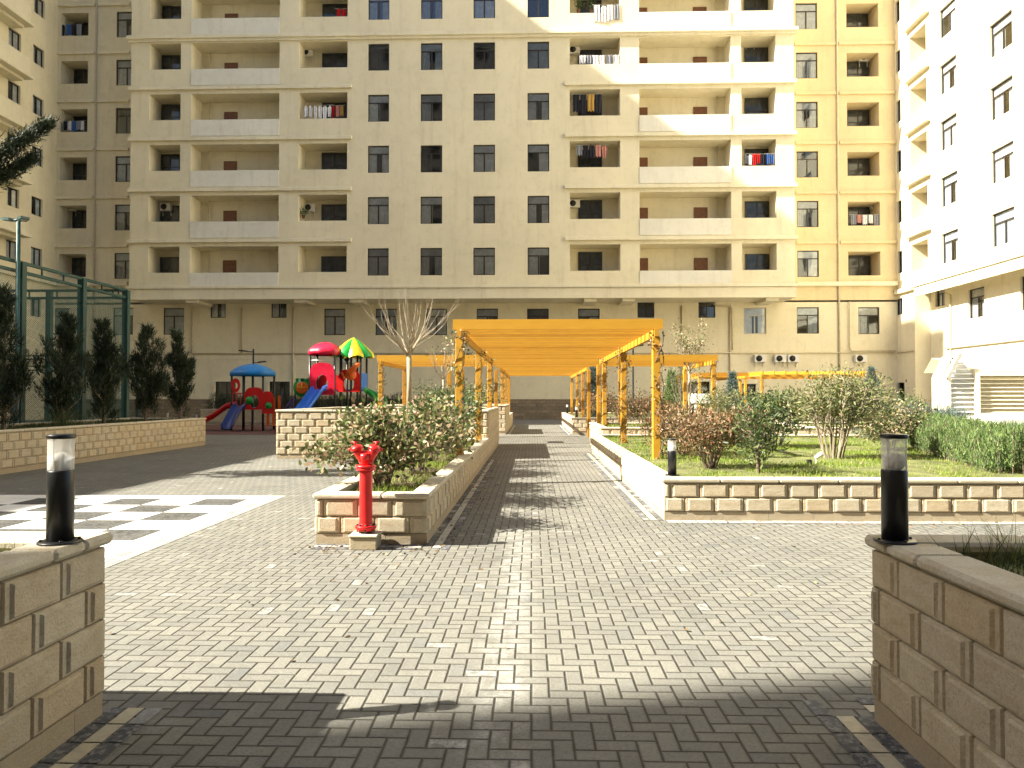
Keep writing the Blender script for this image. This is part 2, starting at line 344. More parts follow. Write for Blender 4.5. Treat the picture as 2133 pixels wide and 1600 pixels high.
def leaves(pos, dirs, L, W, fold=.25):
    """pos (n,3), dirs (n,3): each leaf a pointed six-cornered blade"""
    n = len(pos); d = unit(dirs); s_ = unit(np.cross(d, unit(rng.normal(size=(n, 3))))); up = np.cross(s_, d)
    L = np.broadcast_to(L, n)[:, None]*rng.uniform(.7, 1.25, (n, 1)); W = np.broadcast_to(W, n)[:, None]*rng.uniform(.7, 1.2, (n, 1))
    a = pos; b = pos + d*L*.35 + s_*W*.5 + up*W*fold; c = pos + d*L*.75 + s_*W*.36 + up*W*fold*.6; t = pos + d*L
    e = pos + d*L*.75 - s_*W*.36 + up*W*fold*.6; g = pos + d*L*.35 - s_*W*.5 + up*W*fold
    return np.stack([a, b, c, t, e, g], 1)
def needles(pos, dirs, L, W):
    n = len(pos); d = unit(dirs); s_ = unit(np.cross(d, rng.normal(size=(n, 3))))
    L = np.broadcast_to(L, n)[:, None]*rng.uniform(.6, 1.3, (n, 1))
    return np.stack([pos - s_*W/2, pos + s_*W/2, pos + d*L], 1)

# ------------------------------------------------------------------ world, sun, camera
AZ, EL = R(13.5), R(37.8)
sd = Vector((math.cos(EL)*math.cos(AZ), math.cos(EL)*math.sin(AZ), -math.sin(EL)))
w = bpy.data.worlds.new('World'); scene.world = w; w.use_nodes = True
nt = w.node_tree; bg = nt.nodes['Background']; sky = nt.nodes.new('ShaderNodeTexSky'); sky.sky_type = 'NISHITA'
sky.sun_disc = False; sky.sun_elevation = EL; sky.sun_rotation = math.atan2(-sd.x, -sd.y) % (2*math.pi)
sky.air_density = 1.0; sky.dust_density = 2.0; sky.ozone_density = 1.0
nt.links.new(sky.outputs[0], bg.inputs[0]); bg.inputs[1].default_value = .06
sl = bpy.data.lights.new('sun', 'SUN'); sl.energy = 5.0; sl.angle = R(.53); sl.color = (1, .94, .80)
so = link('sun', sl); so.rotation_euler = sd.to_track_quat('-Z', 'Y').to_euler(); so.location = (-60, -10, 60)
cam = bpy.data.cameras.new('camera'); co = link('camera', cam); cam.sensor_width = 36; cam.lens = 36*F_PX/2133; cam.clip_end = 1500; cam.clip_start = .05
co.location = (0, 0, CAMH); co.rotation_euler = (math.pi/2+PITCH, 0, YAW); scene.camera = co
vs = scene.view_settings; vs.view_transform = 'Standard'; vs.look = 'None'; vs.exposure = 2.0; vs.gamma = 1
scene.cycles.max_bounces = 8; scene.cycles.diffuse_bounces = 5; scene.cycles.transparent_max_bounces = 16
scene.cycles.use_denoising = True; scene.cycles.sample_clamp_indirect = 6

# ------------------------------------------------------------------ ground and paving
g = MB(); g.quad((-300, -200, 0), (300, -200, 0), (300, 400, 0), (-300, 400, 0)); g.build('ground', 'paving_herringbone', kind='structure')
g = MB(); g.quad((-36, 46.8, .004), (27, 46.8, .004), (27, 55.6, .004), (-36, 55.6, .004)); g.build('road', 'asphalt', kind='structure')
g = MB(); g.quad((-22, 32.2, .006), (-7.4, 32.2, .006), (-7.4, 44, .006), (-22, 44, .006)); g.build('playground_surface', 'rubber', kind='structure')
# checkered court inlay
g = MB(); S = .69; X1 = -4.6; Yt = 11.86
g.quad((-11, 5.7, .003), (X1+.47, 5.7, .003), (X1+.47, Yt+.45, .003), (-11, Yt+.45, .003), 2)
for r_ in range(8):
    for c_ in range(8):
        x = X1-S*(c_+1); y = Yt-S*(r_+1)
        q = 1 if (r_+c_) % 2 == 0 else 0
        nn = 3
        for a in range(nn):
            for b in range(nn):
                e = .003; s3 = S/nn
                g.quad((x+a*s3+e, y+b*s3+e, .007), (x+(a+1)*s3-e, y+b*s3+e, .007), (x+(a+1)*s3-e, y+(b+1)*s3-e, .007), (x+a*s3+e, y+(b+1)*s3-e, .007), q)
def strip_bricks(g, x0, x1, y0, y1, z, mi, along, bl=.2, off=0.0):
    e = .006
    if along == 'y':
        n = int((y1-y0)/bl); 
        for q in range(n): g.quad((x0+e, y0+q*bl+e, z), (x1-e, y0+q*bl+e, z), (x1-e, y0+(q+1)*bl-e, z), (x0+e, y0+(q+1)*bl-e, z), mi)
    else:
        n = int((x1-x0)/bl)
        for q in range(n): g.quad((x0+q*bl+e, y0+e, z), (x0+(q+1)*bl-e, y0+e, z), (x0+(q+1)*bl-e, y1-e, z), (x0+q*bl+e, y1-e, z), mi)
strip_bricks(g, X1+.02, X1+.24, 5.8, Yt+.4, .007, 0, 'y', .4); strip_bricks(g, X1+.25, X1+.35, 5.8, Yt+.4, .007, 2, 'y', .2); strip_bricks(g, X1+.35, X1+.45, 5.8, Yt+.4, .007, 2, 'y', .2)
strip_bricks(g, -10.9, X1, Yt+.02, Yt+.4, .007, 0, 'x', .4)
g.build('checkered_paving', ['chess_white', 'chess_dark', 'border_pale'], kind='structure')

def border(rows, x0, x1, y0, y1, sides):
    """rows of bricks round a planter footprint"""
    g = MB()
    for i, mi in enumerate(rows):
        a, b = i*.1, (i+1)*.1
        if 'E' in sides: strip_bricks(g, x1+a, x1+b, y0-(b if 'S' in sides else 0), y1+(b if 'N' in sides else 0), .005, mi, 'y')
        if 'W' in sides: strip_bricks(g, x0-b, x0-a, y0-(b if 'S' in sides else 0), y1+(b if 'N' in sides else 0), .005, mi, 'y')
        if 'N' in sides: strip_bricks(g, x0-.0, x1+.0, y1+a, y1+b, .0055, mi, 'x')
        if 'S' in sides: strip_bricks(g, x0-.0, x1+.0, y0-b, y0-a, .0055, mi, 'x')
    g.build('paving_border', ['border_dark', 'border_cream', 'border_pale'], kind='structure')

# ------------------------------------------------------------------ stone planters
def block_face(g, a, b, nrm, z0, courses, ch=.187, bl=.39, off0=0.0, prot=.036):
    a = Vector(a); b = Vector(b); L = (b-a).length; d = (b-a)/L; n = Vector(nrm)
    P3 = lambda u, o, z: (a.x+d.x*u+n.x*o, a.y+d.y*u+n.y*o, z)
    for c_ in range(courses):
        z = z0+c_*ch; u = -bl*(.5 if (c_ % 2) else 0)-off0
        while u < L-.01:
            uu0, uu1 = max(u, 0), min(u+bl, L); u += bl
            if uu1-uu0 < .05: continue
            e = .007; bv = .017; zz0, zz1 = z+.003, z+ch-.003; u0, u1 = uu0+(e if uu0 > 0 else -.018), uu1-(e if uu1 < L else -.018)
            pr = prot+random.uniform(-.004, .004)
            back = [P3(u0, -.01, zz0), P3(u1, -.01, zz0), P3(u1, -.01, zz1), P3(u0, -.01, zz1)]
            rings = [back]; fs = []; ml = min(.034, (u1-u0)*.2)
            for o_, iu, iz in ((pr*.35, 0, 0), (pr*.62, .006, .005), (pr*.62, ml, .013), (pr, ml+.011, .022)):
                rings.append([P3(u0+iu, o_, zz0+iz), P3(u1-iu, o_, zz0+iz), P3(u1-iu, o_, zz1-iz), P3(u0+iu, o_, zz1-iz)])
            for r_ in range(4):
                for q in range(4): q2 = (q+1) % 4; fs.append((4*r_+q, 4*r_+q2, 4*r_+4+q2, 4*r_+4+q))
            fs.append((16, 17, 18, 19)); g.add([v for r_ in rings for v in r_], fs, 0)
def planter(label, x0, x1, y0, y1, courses, base=.125, cap=.06, soil='soil', sides='NSEW', capw=.24, group=None, off=.13, open_top=True, drop=.09):
    h = base+courses*.187+.012; top = h+cap
    t = thing('stone_planter', label, 'planter', (x0, y0, 0), group=group)
    T = lambda x, y: (x-x0, y-y0)
    g = MB(); cw = .16
    for (a0, a1, b0, b1) in ((x0, x1, y0, y0+cw), (x0, x1, y1-cw, y1), (x0, x0+cw, y0+cw, y1-cw), (x1-cw, x1, y0+cw, y1-cw)):
        g.box(a0-x0, a1-x0, b0-y0, b1-y0, .0, h-.001, 1)
    W_, D_ = x1-x0, y1-y0; fr = dict(S=((0, 0), (W_, 0), (0, -1)), N=((W_, D_), (0, D_), (0, 1)), E=((W_, 0), (W_, D_), (1, 0)), W=((0, D_), (0, 0), (-1, 0)))
    for k in sides:
        a, b, n = fr[k]
        block_face(g, a, b, n, base, courses, off0=off)
        # smooth plinth slabs
        L = (Vector(b)-Vector(a)).length; d = (Vector(b)-Vector(a))/L; u = -.012
        while u < L:
            u1 = min(u+random.choice((.78, .6, .95)), L+.012); p = Vector(a)+d*(u+.0015); q = Vector(a)+d*(u1-.0015); nn = Vector(n)*.016
            g.add([(p.x, p.y, 0), (q.x, q.y, 0), (q.x, q.y, base-.002), (p.x, p.y, base-.002), (p.x+nn.x, p.y+nn.y, 0), (q.x+nn.x, q.y+nn.y, 0), (q.x+nn.x, q.y+nn.y, base-.006), (p.x+nn.x, p.y+nn.y, base-.006)],
                  [(4, 5, 6, 7), (7, 6, 2, 3), (0, 4, 7, 3), (5, 1, 2, 6)], 2); u = u1
    g.build('wall', ['sandstone', 'mortar_stone', 'base_stone'], t)
    c = MB(); o = .05
    def run(ax0, ax1, ay0, ay1, along):
        if along == 'x':
            u = ax0
            while u < ax1-.01:
                u1 = min(u+.78, ax1); u1 = ax1 if ax1-u1 < .2 else u1
                c.box(u+.001, u1-.001, ay0, ay1, h, top, bev=.018); u = u1
        else:
            u = ay0
            while u < ay1-.01:
                u1 = min(u+.78, ay1); u1 = ay1 if ay1-u1 < .2 else u1
                c.box(ax0, ax1, u+.001, u1-.001, h, top, bev=.018); u = u1
    run(-o, W_+o, -o, capw-o, 'x'); run(-o, W_+o, D_-capw+o, D_+o, 'x')
    run(-o, capw-o, capw-o+.001, D_-capw+o-.001, 'y'); run(W_-capw+o, W_+o, capw-o+.001, D_-capw+o-.001, 'y')
    c.build('coping', 'coping_stone', t)
    s = MB(); nx = max(2, int(W_/.5)); ny = max(2, int(D_/.5)); zs = top-drop
    pts = [[(.05+(W_-.1)*i/nx, .05+(D_-.1)*j/ny, zs+(random.uniform(-.02, .03) if 0 < i < nx and 0 < j < ny else -.01)) for i in range(nx+1)] for j in range(ny+1)]
    vs_ = [p for row in pts for p in row]; fs = [(j*(nx+1)+i, j*(nx+1)+i+1, (j+1)*(nx+1)+i+1, (j+1)*(nx+1)+i) for j in range(ny) for i in range(nx)]
    s.add(vs_, fs, 0, True); s.build('soil', soil, t)
    return top
PA = planter('low stone planter with the leafy shrub, behind the red hydrant', -2.42, -1.2, 8.3, 19.62, 2)
PB = planter('tall six course stone planter in front of the red and green play tower', -6.85, -1.2, 19.7, 25.9, 6, soil='lawn_earth')
PC = planter('long low stone planter holding the sunny lawn, right of the path', 1.78, 12.4, 10.0, 21.9, 2, soil='lawn_earth')
PF = planter('stone planter a little higher than the lawn planter, at the far end of the lawn', 2.05, 8.6, 22.0, 26.2, 3, base=.14, soil='lawn_earth')
PE = planter('distant stone planter right of the path, nearest the building', 1.78, 7.8, 33.0, 44.0, 3, soil='lawn_earth')
PG = planter('distant tall stone planter left of the path, past the crossing', -6.5, -1.2, 33.0, 38.0, 6, soil='lawn_earth')
PH = planter('distant low stone planter left of the path, nearest the building', -6.5, -1.2, 38.1, 44.0, 3, soil='lawn_earth')
PD = planter('long shaded stone planter with the dark conifers, along the sports court', -14.1, -11.38, 9.0, 25.4, 4, soil='lawn_earth')
PL = planter('stone planter in the left foreground under the near bollard light', -6.2, -2.25, -1.5, 3.8, 4, soil='lawn_earth', off=.31)
PR = planter('stone planter in the right foreground, in building shade', 1.76, 6.4, -1.5, 3.84, 4, soil='lawn_earth', off=.33)
PK = planter('low stone planter with the dark hedge, behind the playground', -20, -7.6, 44.1, 45.9, 4, soil='soil')
PM = planter('low pale stone planter behind the big multi stemmed shrub', 9.2, 21.5, 27.0, 33.0, 2, soil='lawn_earth')
border((0, 1, 0), -6.2, -2.25, -1.5, 3.8, 'EN'); border((0, 1, 0), 1.76, 6.4, -1.5, 3.84, 'WN')
border((0, 2, 0), -2.42, -1.2, 8.3, 19.6, 'ES'); border((0, 1, 0), 1.78, 12.4, 10.0, 21.9, 'W'); border((2, 2), 1.78, 12.4, 10.0, 21.9, 'S')
border((0, 2, 0), 1.78, 8, 33, 44, 'WS'); border((0, 2), -6.5, -1.2, 33, 44, 'ES')

# ------------------------------------------------------------------ buildings
class Face:
    """a wall plane: u along the wall, d inwards, z up"""
    def __init__(s, kind, pos): s.k = kind; s.p = pos
    def __call__(s, u, z, d=0):
        if s.k == 'S': return (u, s.p+d, z)
        if s.k == 'W': return (s.p+d, u, z)      # faces -X
        return (s.p-d, u, z)                      # 'E' faces +X
    @property
    def rz(s): return {'S': 0, 'W': -math.pi/2, 'E': math.pi/2}[s.k]
def wall_with_openings(g, F, u0, u1, z0, z1, ops, mi=0):
    us = sorted(set([u0, u1] + [round(v, 4) for o in ops for v in o[:2]])); zs = sorted(set([z0, z1] + [round(v, 4) for o in ops for v in o[2:4]]))
    for i in range(len(us)-1):
        j = 0
        while j < len(zs)-1:
            um = (us[i]+us[i+1])/2
            inside = lambda jj: any(o[0] < um < o[1] and o[2] < (zs[jj]+zs[jj+1])/2 < o[3] for o in ops)
            if inside(j): j += 1; continue
            k = j
            while k+1 < len(zs)-1 and not inside(k+1): k += 1
            g.quad(F(us[i], zs[j]), F(us[i+1], zs[j]), F(us[i+1], zs[k+1]), F(us[i], zs[k+1]), mi); j = k+1
    for o in ops:
        a, b, c, d, dep = o[:5]; m2 = o[5] if len(o) > 5 else mi; rev = min(dep, .2)
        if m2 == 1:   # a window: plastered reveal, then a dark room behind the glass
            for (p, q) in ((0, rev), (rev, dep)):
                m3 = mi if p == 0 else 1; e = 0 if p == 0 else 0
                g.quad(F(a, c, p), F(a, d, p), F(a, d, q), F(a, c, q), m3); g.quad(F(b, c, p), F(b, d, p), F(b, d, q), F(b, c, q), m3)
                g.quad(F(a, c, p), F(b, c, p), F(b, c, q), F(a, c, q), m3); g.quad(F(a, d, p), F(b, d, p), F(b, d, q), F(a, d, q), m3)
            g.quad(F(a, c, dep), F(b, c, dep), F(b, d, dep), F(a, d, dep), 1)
        else:
            lo = c-(o[6] if len(o) > 6 else 0)   # loggia floor lies below the parapet top
            g.quad(F(a, lo, .15), F(a, d, .15), F(a, d, dep), F(a, lo, dep), mi); g.quad(F(b, lo, .15), F(b, d, .15), F(b, d, dep), F(b, lo, dep), mi)
            g.quad(F(a, c, 0), F(a, d, 0), F(a, d, .15), F(a, c, .15), mi); g.quad(F(b, c, 0), F(b, d, 0), F(b, d, .15), F(b, c, .15), mi)
            g.quad(F(a, c, 0), F(b, c, 0), F(b, c, .15), F(a, c, .15), mi); g.quad(F(a, lo, .15), F(b, lo, .15), F(b, c, .15), F(a, c, .15), mi)
            g.quad(F(a, lo, .15), F(b, lo, .15), F(b, lo, dep), F(a, lo, dep), mi); g.quad(F(a, d, 0), F(b, d, 0), F(b, d, dep), F(a, d, dep), mi)
            g.quad(F(a, lo, dep), F(b, lo, dep), F(b, d, dep), F(a, d, dep), mi)
_wc = {}
def window(parent, F, u0, u1, z0, z1, d=.14, style='T', base=(0, 0, 0), curt=None, fm='frame_dark'):
    """dark framed window; glass pane and curtain are pieces of the window"""
    wd, ht = round(abs(u1-u0), 2), round(z1-z0, 2); key = (wd, ht, style, fm, d > 1)
    if key not in _wc:
        g = MB(); b = .065; dp = .06
        g.box(-wd/2, -wd/2+b, 0, dp, 0, ht); g.box(wd/2-b, wd/2, 0, dp, 0, ht); g.box(-wd/2+b, wd/2-b, 0, dp, 0, b); g.box(-wd/2+b, wd/2-b, 0, dp, ht-b, ht)
        if style == 'T':
            zt = ht*.70; g.box(-wd/2+b, wd/2-b, .003, dp-.003, zt-.035, zt+.035); g.box(-.045, .045, .006, dp-.006, b, zt-.035)
        elif style == 'M': g.box(-.04, .04, .006, dp-.006, b, ht-b); g.box(-wd/2+b, wd/2-b, .003, dp-.003, ht*.8, ht*.8+.05)
        elif style == 'X': g.box(-.04, .04, .006, dp-.006, b, ht-b); g.box(-wd/2+b, wd/2-b, .003, dp-.003, ht*.62, ht*.62+.05)
        elif style == 'D': g.box(-.04, .04, .006, dp-.006, b, ht-b)
        pn = MB().quad((-wd/2+b*.6, .035, b*.6), (wd/2-b*.6, .035, b*.6), (wd/2-b*.6, .035, ht-b*.6), (-wd/2+b*.6, .035, ht-b*.6))
        _wc[key] = (g.mesh('window', fm), pn.mesh('pane', 'glass_dark' if d > 1 else 'glass'), {})
    m, p, cs = _wc[key]
    fp = Vector(F((u0+u1)/2, z0, d))-Vector(base)
    o = link('window', m, parent, loc=fp); o.rotation_euler.z = F.rz
    link('pane', p, o)
    r_ = random.random() if curt is None else curt
    if r_ < .9:
        v = random.choice(('full', 'left', 'right', 'gap', 'full', 'gap')); mt = random.choice(('curtain_white', 'curtain_grey', 'curtain_grey', 'curtain_blue', 'curtain_white'))
        if (v, mt) not in cs:
            g = MB(); spans = dict(full=[(-.5, .5)], left=[(-.5, .05)], right=[(-.02, .5)], gap=[(-.5, -.1), (.16, .5)])[v]
            for a, b in spans:
                n = max(4, int((b-a)*wd/.045)); vs_ = []
                for i in range(n+1):
                    x = (a+(b-a)*i/n)*(wd-.02); y = .10+.022*math.sin(i*1.9)+.012*math.sin(i*.7)
                    vs_ += [(x, y, .02), (x, y, ht-.03)]
                g.add(vs_, [(2*i, 2*i+2, 2*i+3, 2*i+1) for i in range(n)], 0, True)
            if style == 'T': g.quad((-wd/2+.02, .07, ht*.71), (wd/2-.02, .07, ht*.71), (wd/2-.02, .07, ht-.02), (-wd/2+.02, .07, ht-.02))
            cs[(v, mt)] = g.mesh('curtain', mt)
        link('curtain', cs[(v, mt)], o)
    return o
YM, YW = 53.0, 55.6                  # projecting block, recessed ground floor and wings
XL, XR = -36.6, 27.1
bld = thing('apartment_building', 'cream apartment block with stacked loggias, behind the pergola', 'building', (0, YM, 0))
B0 = Vector((0, YM, 0))
class Rel:                            # same face, relative to the building's base point
    def __init__(s, F, base): s.F = F; s.b = Vector(base)
    def __call__(s, *a): v = Vector(s.F(*a))-s.b; return (v.x, v.y, v.z)
FM, FW = Face('S', YM), Face('S', YW)
FMr, FWr = Rel(FM, B0), Rel(FW, B0)
ux = lambda px, py=350, Y=YM: P(px, py, Y).x
zz = lambda py, px=1010, Y=YM: P(px, py, Y).z
Fh = (zz(88)-zz(516))/4
NR = 7
wz0, wz1 = zz(573), zz(516)          # lowest main row of windows
lg1 = zz(513, 500); lg0 = zz(569, 500)
cols = [(766, 810), (876, 921), (986, 1031), (1099, 1144)]
logg = [(310, 375, 's'), (397, 581, 'w'), (622, 723, 's'), (1187, 1292, 's'), (1332, 1523, 'w'), (1545, 1617, 's')]
ops = []; LG = []
for r_ in range(NR):
    dz = r_*Fh
    for a, b in cols: ops.append((ux(a), ux(b), wz0+dz, wz1+dz, .75, 1))
    for a, b, k in logg:
        z0 = lg0+dz+(.05 if k == 's' else 0); z1 = lg1+dz
        ops.append((ux(a), ux(b), z0, z1, 1.7, 0, .95)); LG.append((ux(a), ux(b), z0, z1, k, r_, a))
XA, XB = ux(272, 300), ux(1655, 300)
zb0, zb1 = zz(622), zz(600)
g = MB(); wall_with_openings(g, FMr, XA, XB, zb1, 58.2, ops)
# returns of the projecting block, its soffit and its roof
for x in (XA, XB): g.quad((x, 0, zb1), (x, YW-YM, zb1), (x, YW-YM, 58.2), (x, 0, 58.2))
g.quad((XA, 0, 58.2), (XB, 0, 58.2), (XB, 14, 58.2), (XA, 14, 58.2))
g.build('wall', ['stucco', 'room'], bld)
# fascia band
g = MB(); g.box(XA-.02, XB+.02, -.12, YW-YM-.005, zb0, zb1-.02); g.box(XA-.14, XB+.14, -.24, -.003, zb1, zb1+.22, bev=.02)
for px in (398, 625, 740, 1230, 1310, 1610):
    x = ux(px, 625); g.box(x-.45, x+.45, .1, YW-YM-.01, zb0-.22, zb0-.003)
g.build('fascia_band', 'stucco_trim', bld)
# string courses
def ledge(px0, px1, py, big=False, Y=YM, par=bld, F=FMr, h=.26, pr=.2, name='string_course'):
    g = MB(); a, b = ux(px0, py, Y), ux(px1, py, Y); z = zz(py, (px0+px1)/2, Y)
    g.box(a, b, F(0, 0, 0)[1]-pr, F(0, 0, 0)[1]-.003, z-h/2, z+h/2, bev=.02)
    if big: g.box(a+.08, b-.08, F(0, 0, 0)[1]-pr*.6, F(0, 0, 0)[1]-.003, z-h/2-.16, z-h/2-.003)
    return g.build(name, 'stucco_trim', par)
zL = zz(502, 500)
for r_ in range(1, NR):
    z = zL+(r_-1)*Fh
    segs = [(XA-.15, ux(733)), (ux(1176), XB+.15)] if r_ != 5 else [(XA-.25, XB+.25)]
    for a, b in segs:
        g = MB(); pr = .21 if r_ != 5 else .30
        g.box(a, b, -pr, -.003, z-.13, z+.13, bev=.02)
        if r_ == 5: g.box(a+.1, b-.1, -.16, -.003, z-.30, z-.133)
        g.build('string_course', 'stucco_trim', bld)
# parapets of the wide loggias, loggia windows and doors
for a, b, z0, z1, k, r_, pa in LG:
    base = B0
    if k == 'w':
        g = MB(); g.box(a, b, -.05, -.003, z0-Fh+(z1-z0)+.62, z0+.03); g.build('parapet', 'stucco_pale', bld)
        g = MB(); x = a+.75 if pa < 1000 else b-.6; g.tube([(x, 1.5, z0-.9), (x, 1.5, z1)], .05, 8); g.build('downpipe', 'pipe', bld)
        drs = [(a+1.75+.0, a+2.75)] if pa < 1000 else [(a+.05, a+.85), (b-2.3, b-1.3)]
        for q0, q1 in drs:
            g = MB(); zt = z0+1.25
            g.box(q0, q1, 1.62, 1.69, z0-.94, zt, bev=.01); g.build('balcony_door', 'door_brown', bld)
        if pa < 1000: window(bld, FM, b-.6, b-.05, z0-.4, z0+.95-.1*r_, 1.6, 'D', base, curt=.5)
    else:
        wpx = {310: (335, 374), 622: (670, 722), 1187: (1204, 1254), 1545: (1552, 1603)}[pa]
        q0, q1 = ux(wpx[0], 350, YM+1.6), ux(wpx[1], 350, YM+1.6); q0 = max(q0, a+.03); q1 = min(q1, b-.03)
        zi = CAMH+(z0-CAMH)*(YM+1.6)/YM
        window(bld, FM, q0, q1, z0-.85, min(z1-.1, zi+1.18+.04*r_ if pa != 1187 else zi+1.4), 1.6, 'X', base, curt=.3 if random.random() < .15 else .95, fm='frame_dark')
for r_ in range(NR):
    for a, b in cols: window(bld, FM, ux(a), ux(b), wz0+r_*Fh, wz1+r_*Fh, .09, 'T', B0)

# ground floor and wings
lw = []
for a, b, t_, bt in [(113, 145, 642, 697), (235, 277, 641, 697), (340, 383, 642, 697), (675, 719, 643, 698), (782, 826, 643, 698), (887, 931, 643, 698), (993, 1037, 643, 698), (1098, 1143, 643, 698), (1204, 1249, 643, 698), (1549, 1596, 641, 696), (1660, 1706, 640, 695), (1788, 1832, 640, 696)]:
    lw.append((ux(a, 670, YW), ux(b, 670, YW), zz(bt, (a+b)/2, YW), zz(t_, (a+b)/2, YW), 'T', 'frame_pale' if a == 1549 else 'frame_dark'))
for a, b, t_, bt in [(438, 470, 630, 662), (565, 597, 630, 662), (1328, 1363, 628, 662), (1455, 1490, 627, 662)]:
    lw.append((ux(a, 645, YW), ux(b, 645, YW), zz(bt, (a+b)/2, YW), zz(t_, (a+b)/2, YW), 'D', 'frame_dark'))
gops = [(a, b, c, d, .75, 1) for a, b, c, d, s, f in lw]
doors = [(447, 491, 795), (560, 604, 795), (50, 82, 792), (1440, 1478, 795), (1545, 1575, 800)]
for a, b, t_ in doors: gops.append((ux(a, 830, YW), ux(b, 830, YW), .1, zz(t_, a, YW), 1.0, 1))
Xl, Xr = XL, XR
wops = []; wings = []
for r_ in range(NR):
    dz = r_*Fh
    wings.append((ux(122, 550, YW), ux(179, 550, YW), zz(577, 150, YW)+dz, zz(529, 150, YW)+dz, 'l', 'L'))
    wings.append((ux(238, 550, YW), ux(281, 550, YW), zz(581, 255, YW)+dz, zz(527, 255, YW)+dz, 'w', 'L'))
    wings.append((ux(1661, 550, YW), ux(1706, 550, YW), zz(577, 1683, YW)+dz, zz(522, 1683, YW)+dz, 'w', 'R'))
    wings.append((ux(1767, 550, YW), ux(1834, 550, YW), zz(574, 1800, YW)+dz, zz(524, 1800, YW)+dz, 'l', 'R'))
gL = [(o[0], o[1], o[2], o[3], .75 if o[4] == 'w' else 1.5, 1 if o[4] == 'w' else 0, .9) for o in wings if o[5] == 'L']
gR = [(o[0], o[1], o[2], o[3], .75 if o[4] == 'w' else 1.5, 1 if o[4] == 'w' else 0, .9) for o in wings if o[5] == 'R']
g = MB(); xm = XA-.0; xn = XB
wall_with_openings(g, FWr, Xl, Xr, 0, zb0, gops)
wall_with_openings(g, FWr, Xl, xm+1.2, zb0, 58.2, gL); g.build('ground_floor_wall', ['stucco', 'room'], bld)
g = MB(); wall_with_openings(g, FWr, xn-1.0, Xr, zb0, 58.2, gR); g.build('wing_wall', ['stucco_warm_bounce', 'room'], bld)
for a, b, c, d, s, f in lw: window(bld, FW, a, b, c, d, .09, s, B0, curt=None if s == 'T' else (.1 if a < 0 else .99), fm=f)
for a, b, c, d, s, side in wings:
    if s == 'w': window(bld, FW, a, b, c, d, .09, 'T', B0)
    else:
        q0, q1 = (a+.15, b-.45) if side == 'L' else (a+.6, b-.1)
        window(bld, FW, q0, q1, c-.8, min(d-.04, d-.32+(d-1.65)*.025), 1.4, 'X', B0, curt=.4 if random.random() < .12 else .95)
for a, b, t_ in doors:
    x0, x1, zt = ux(a, 830, YW), ux(b, 830, YW), zz(t_, a, YW)
    g = MB(); y = YW-YM; g.box(x0-.14, x0-.003, y-.06, y-.003, .0, zt+.14); g.box(x1+.003, x1+.14, y-.06, y-.003, 0, zt+.14); g.box(x0-.003, x1+.003, y-.06, y-.003, zt+.003, zt+.14)
    g.build('door_surround', 'stucco_trim', bld)
    window(bld, FW, x0, x1, .12, zt, .3, 'X', B0, curt=.99)
# wing ledges, pilaster pipes
for px0, px1, side, pv in ((96, 268, 'L', 198), (1657, 1861, 'R', 1745)):
    yref = 513 if side == 'L' else 497
    z = zz(yref if side == 'L' else 505, (px0+px1)/2, YW)
    for r_ in range(0, NR):
        zc = z+(r_-1+1)*Fh-(0 if r_ else 0)
        if r_ == 0: pass
        g = MB(); y = YW-YM; a, b = ux(px0, 400, YW), ux(px1, 400, YW)
        if side == 'R': b = XR-.02
        m = ux(pv, 400, YW)
        for s0, s1 in ((a, m-.12), (m+.12, b)): g.box(s0, s1, y-.15, y-.003, zc-.11, zc+.11, bev=.015)
        g.build('string_course', 'stucco_trim' if side == 'L' else 'stucco_warm_bounce', bld)
    g = MB(); zc = zz(592, (px0+px1)/2, YW); g.box(ux(px0, 592, YW), ux(px1, 592, YW) if side == 'L' else XR-.02, YW-YM-.28, YW-YM-.003, zc-.16, zc+.16, bev=.02); g.build('cornice', 'stucco_trim', bld)
    g = MB(); g.tube([(ux(pv, 400, YW), YW-YM-.07, .2), (ux(pv, 400, YW), YW-YM-.07, 35)], .075, 10); g.build('downpipe', 'pipe', bld)
for px in (402, 505, 612, 1420, 1520):
    g = MB(); x = ux(px, 650, YW); zt = zb0-.25 if px != 505 else zb0-.3; g.tube([(x, YW-YM-.08, zz(735, px, YW) if px in (402, 505) else .3), (x, YW-YM-.08, zt)], .06, 10)
    g.build('downpipe', 'pipe', bld)
g = MB(); y = YW-YM-.08; z = zz(736, 1000, YW)
g.tube([(ux(400, 736, YW), y, z), (XR-.3, y, z)], .055, 8); g.tube([(XL+.2, y, z+.0), (ux(395, 736, YW), y, z)], .05, 8)
g.build('horizontal_pipe', 'pipe', bld)
g = MB(); y = YW-YM-.14; x = ux(1768, 640, YW); zt = zz(628, 1768, YW); g.tube([(x, y, zt), (x, y, z+.3), (x+.15, y, z+.12), (XR-.2, y, z+.12)], .05, 8); g.build('bent_pipe', 'pipe', bld)
g = MB(); x = ux(1524, 640, YW); g.tube([(x-1.4, y, zb0-.12), (x-1, y, zb0-.3), (x-.1, y, zb0-.35), (x, y, zb0-.6), (x, y, z+.2)], .055, 8); g.build('bent_pipe', 'pipe', bld)
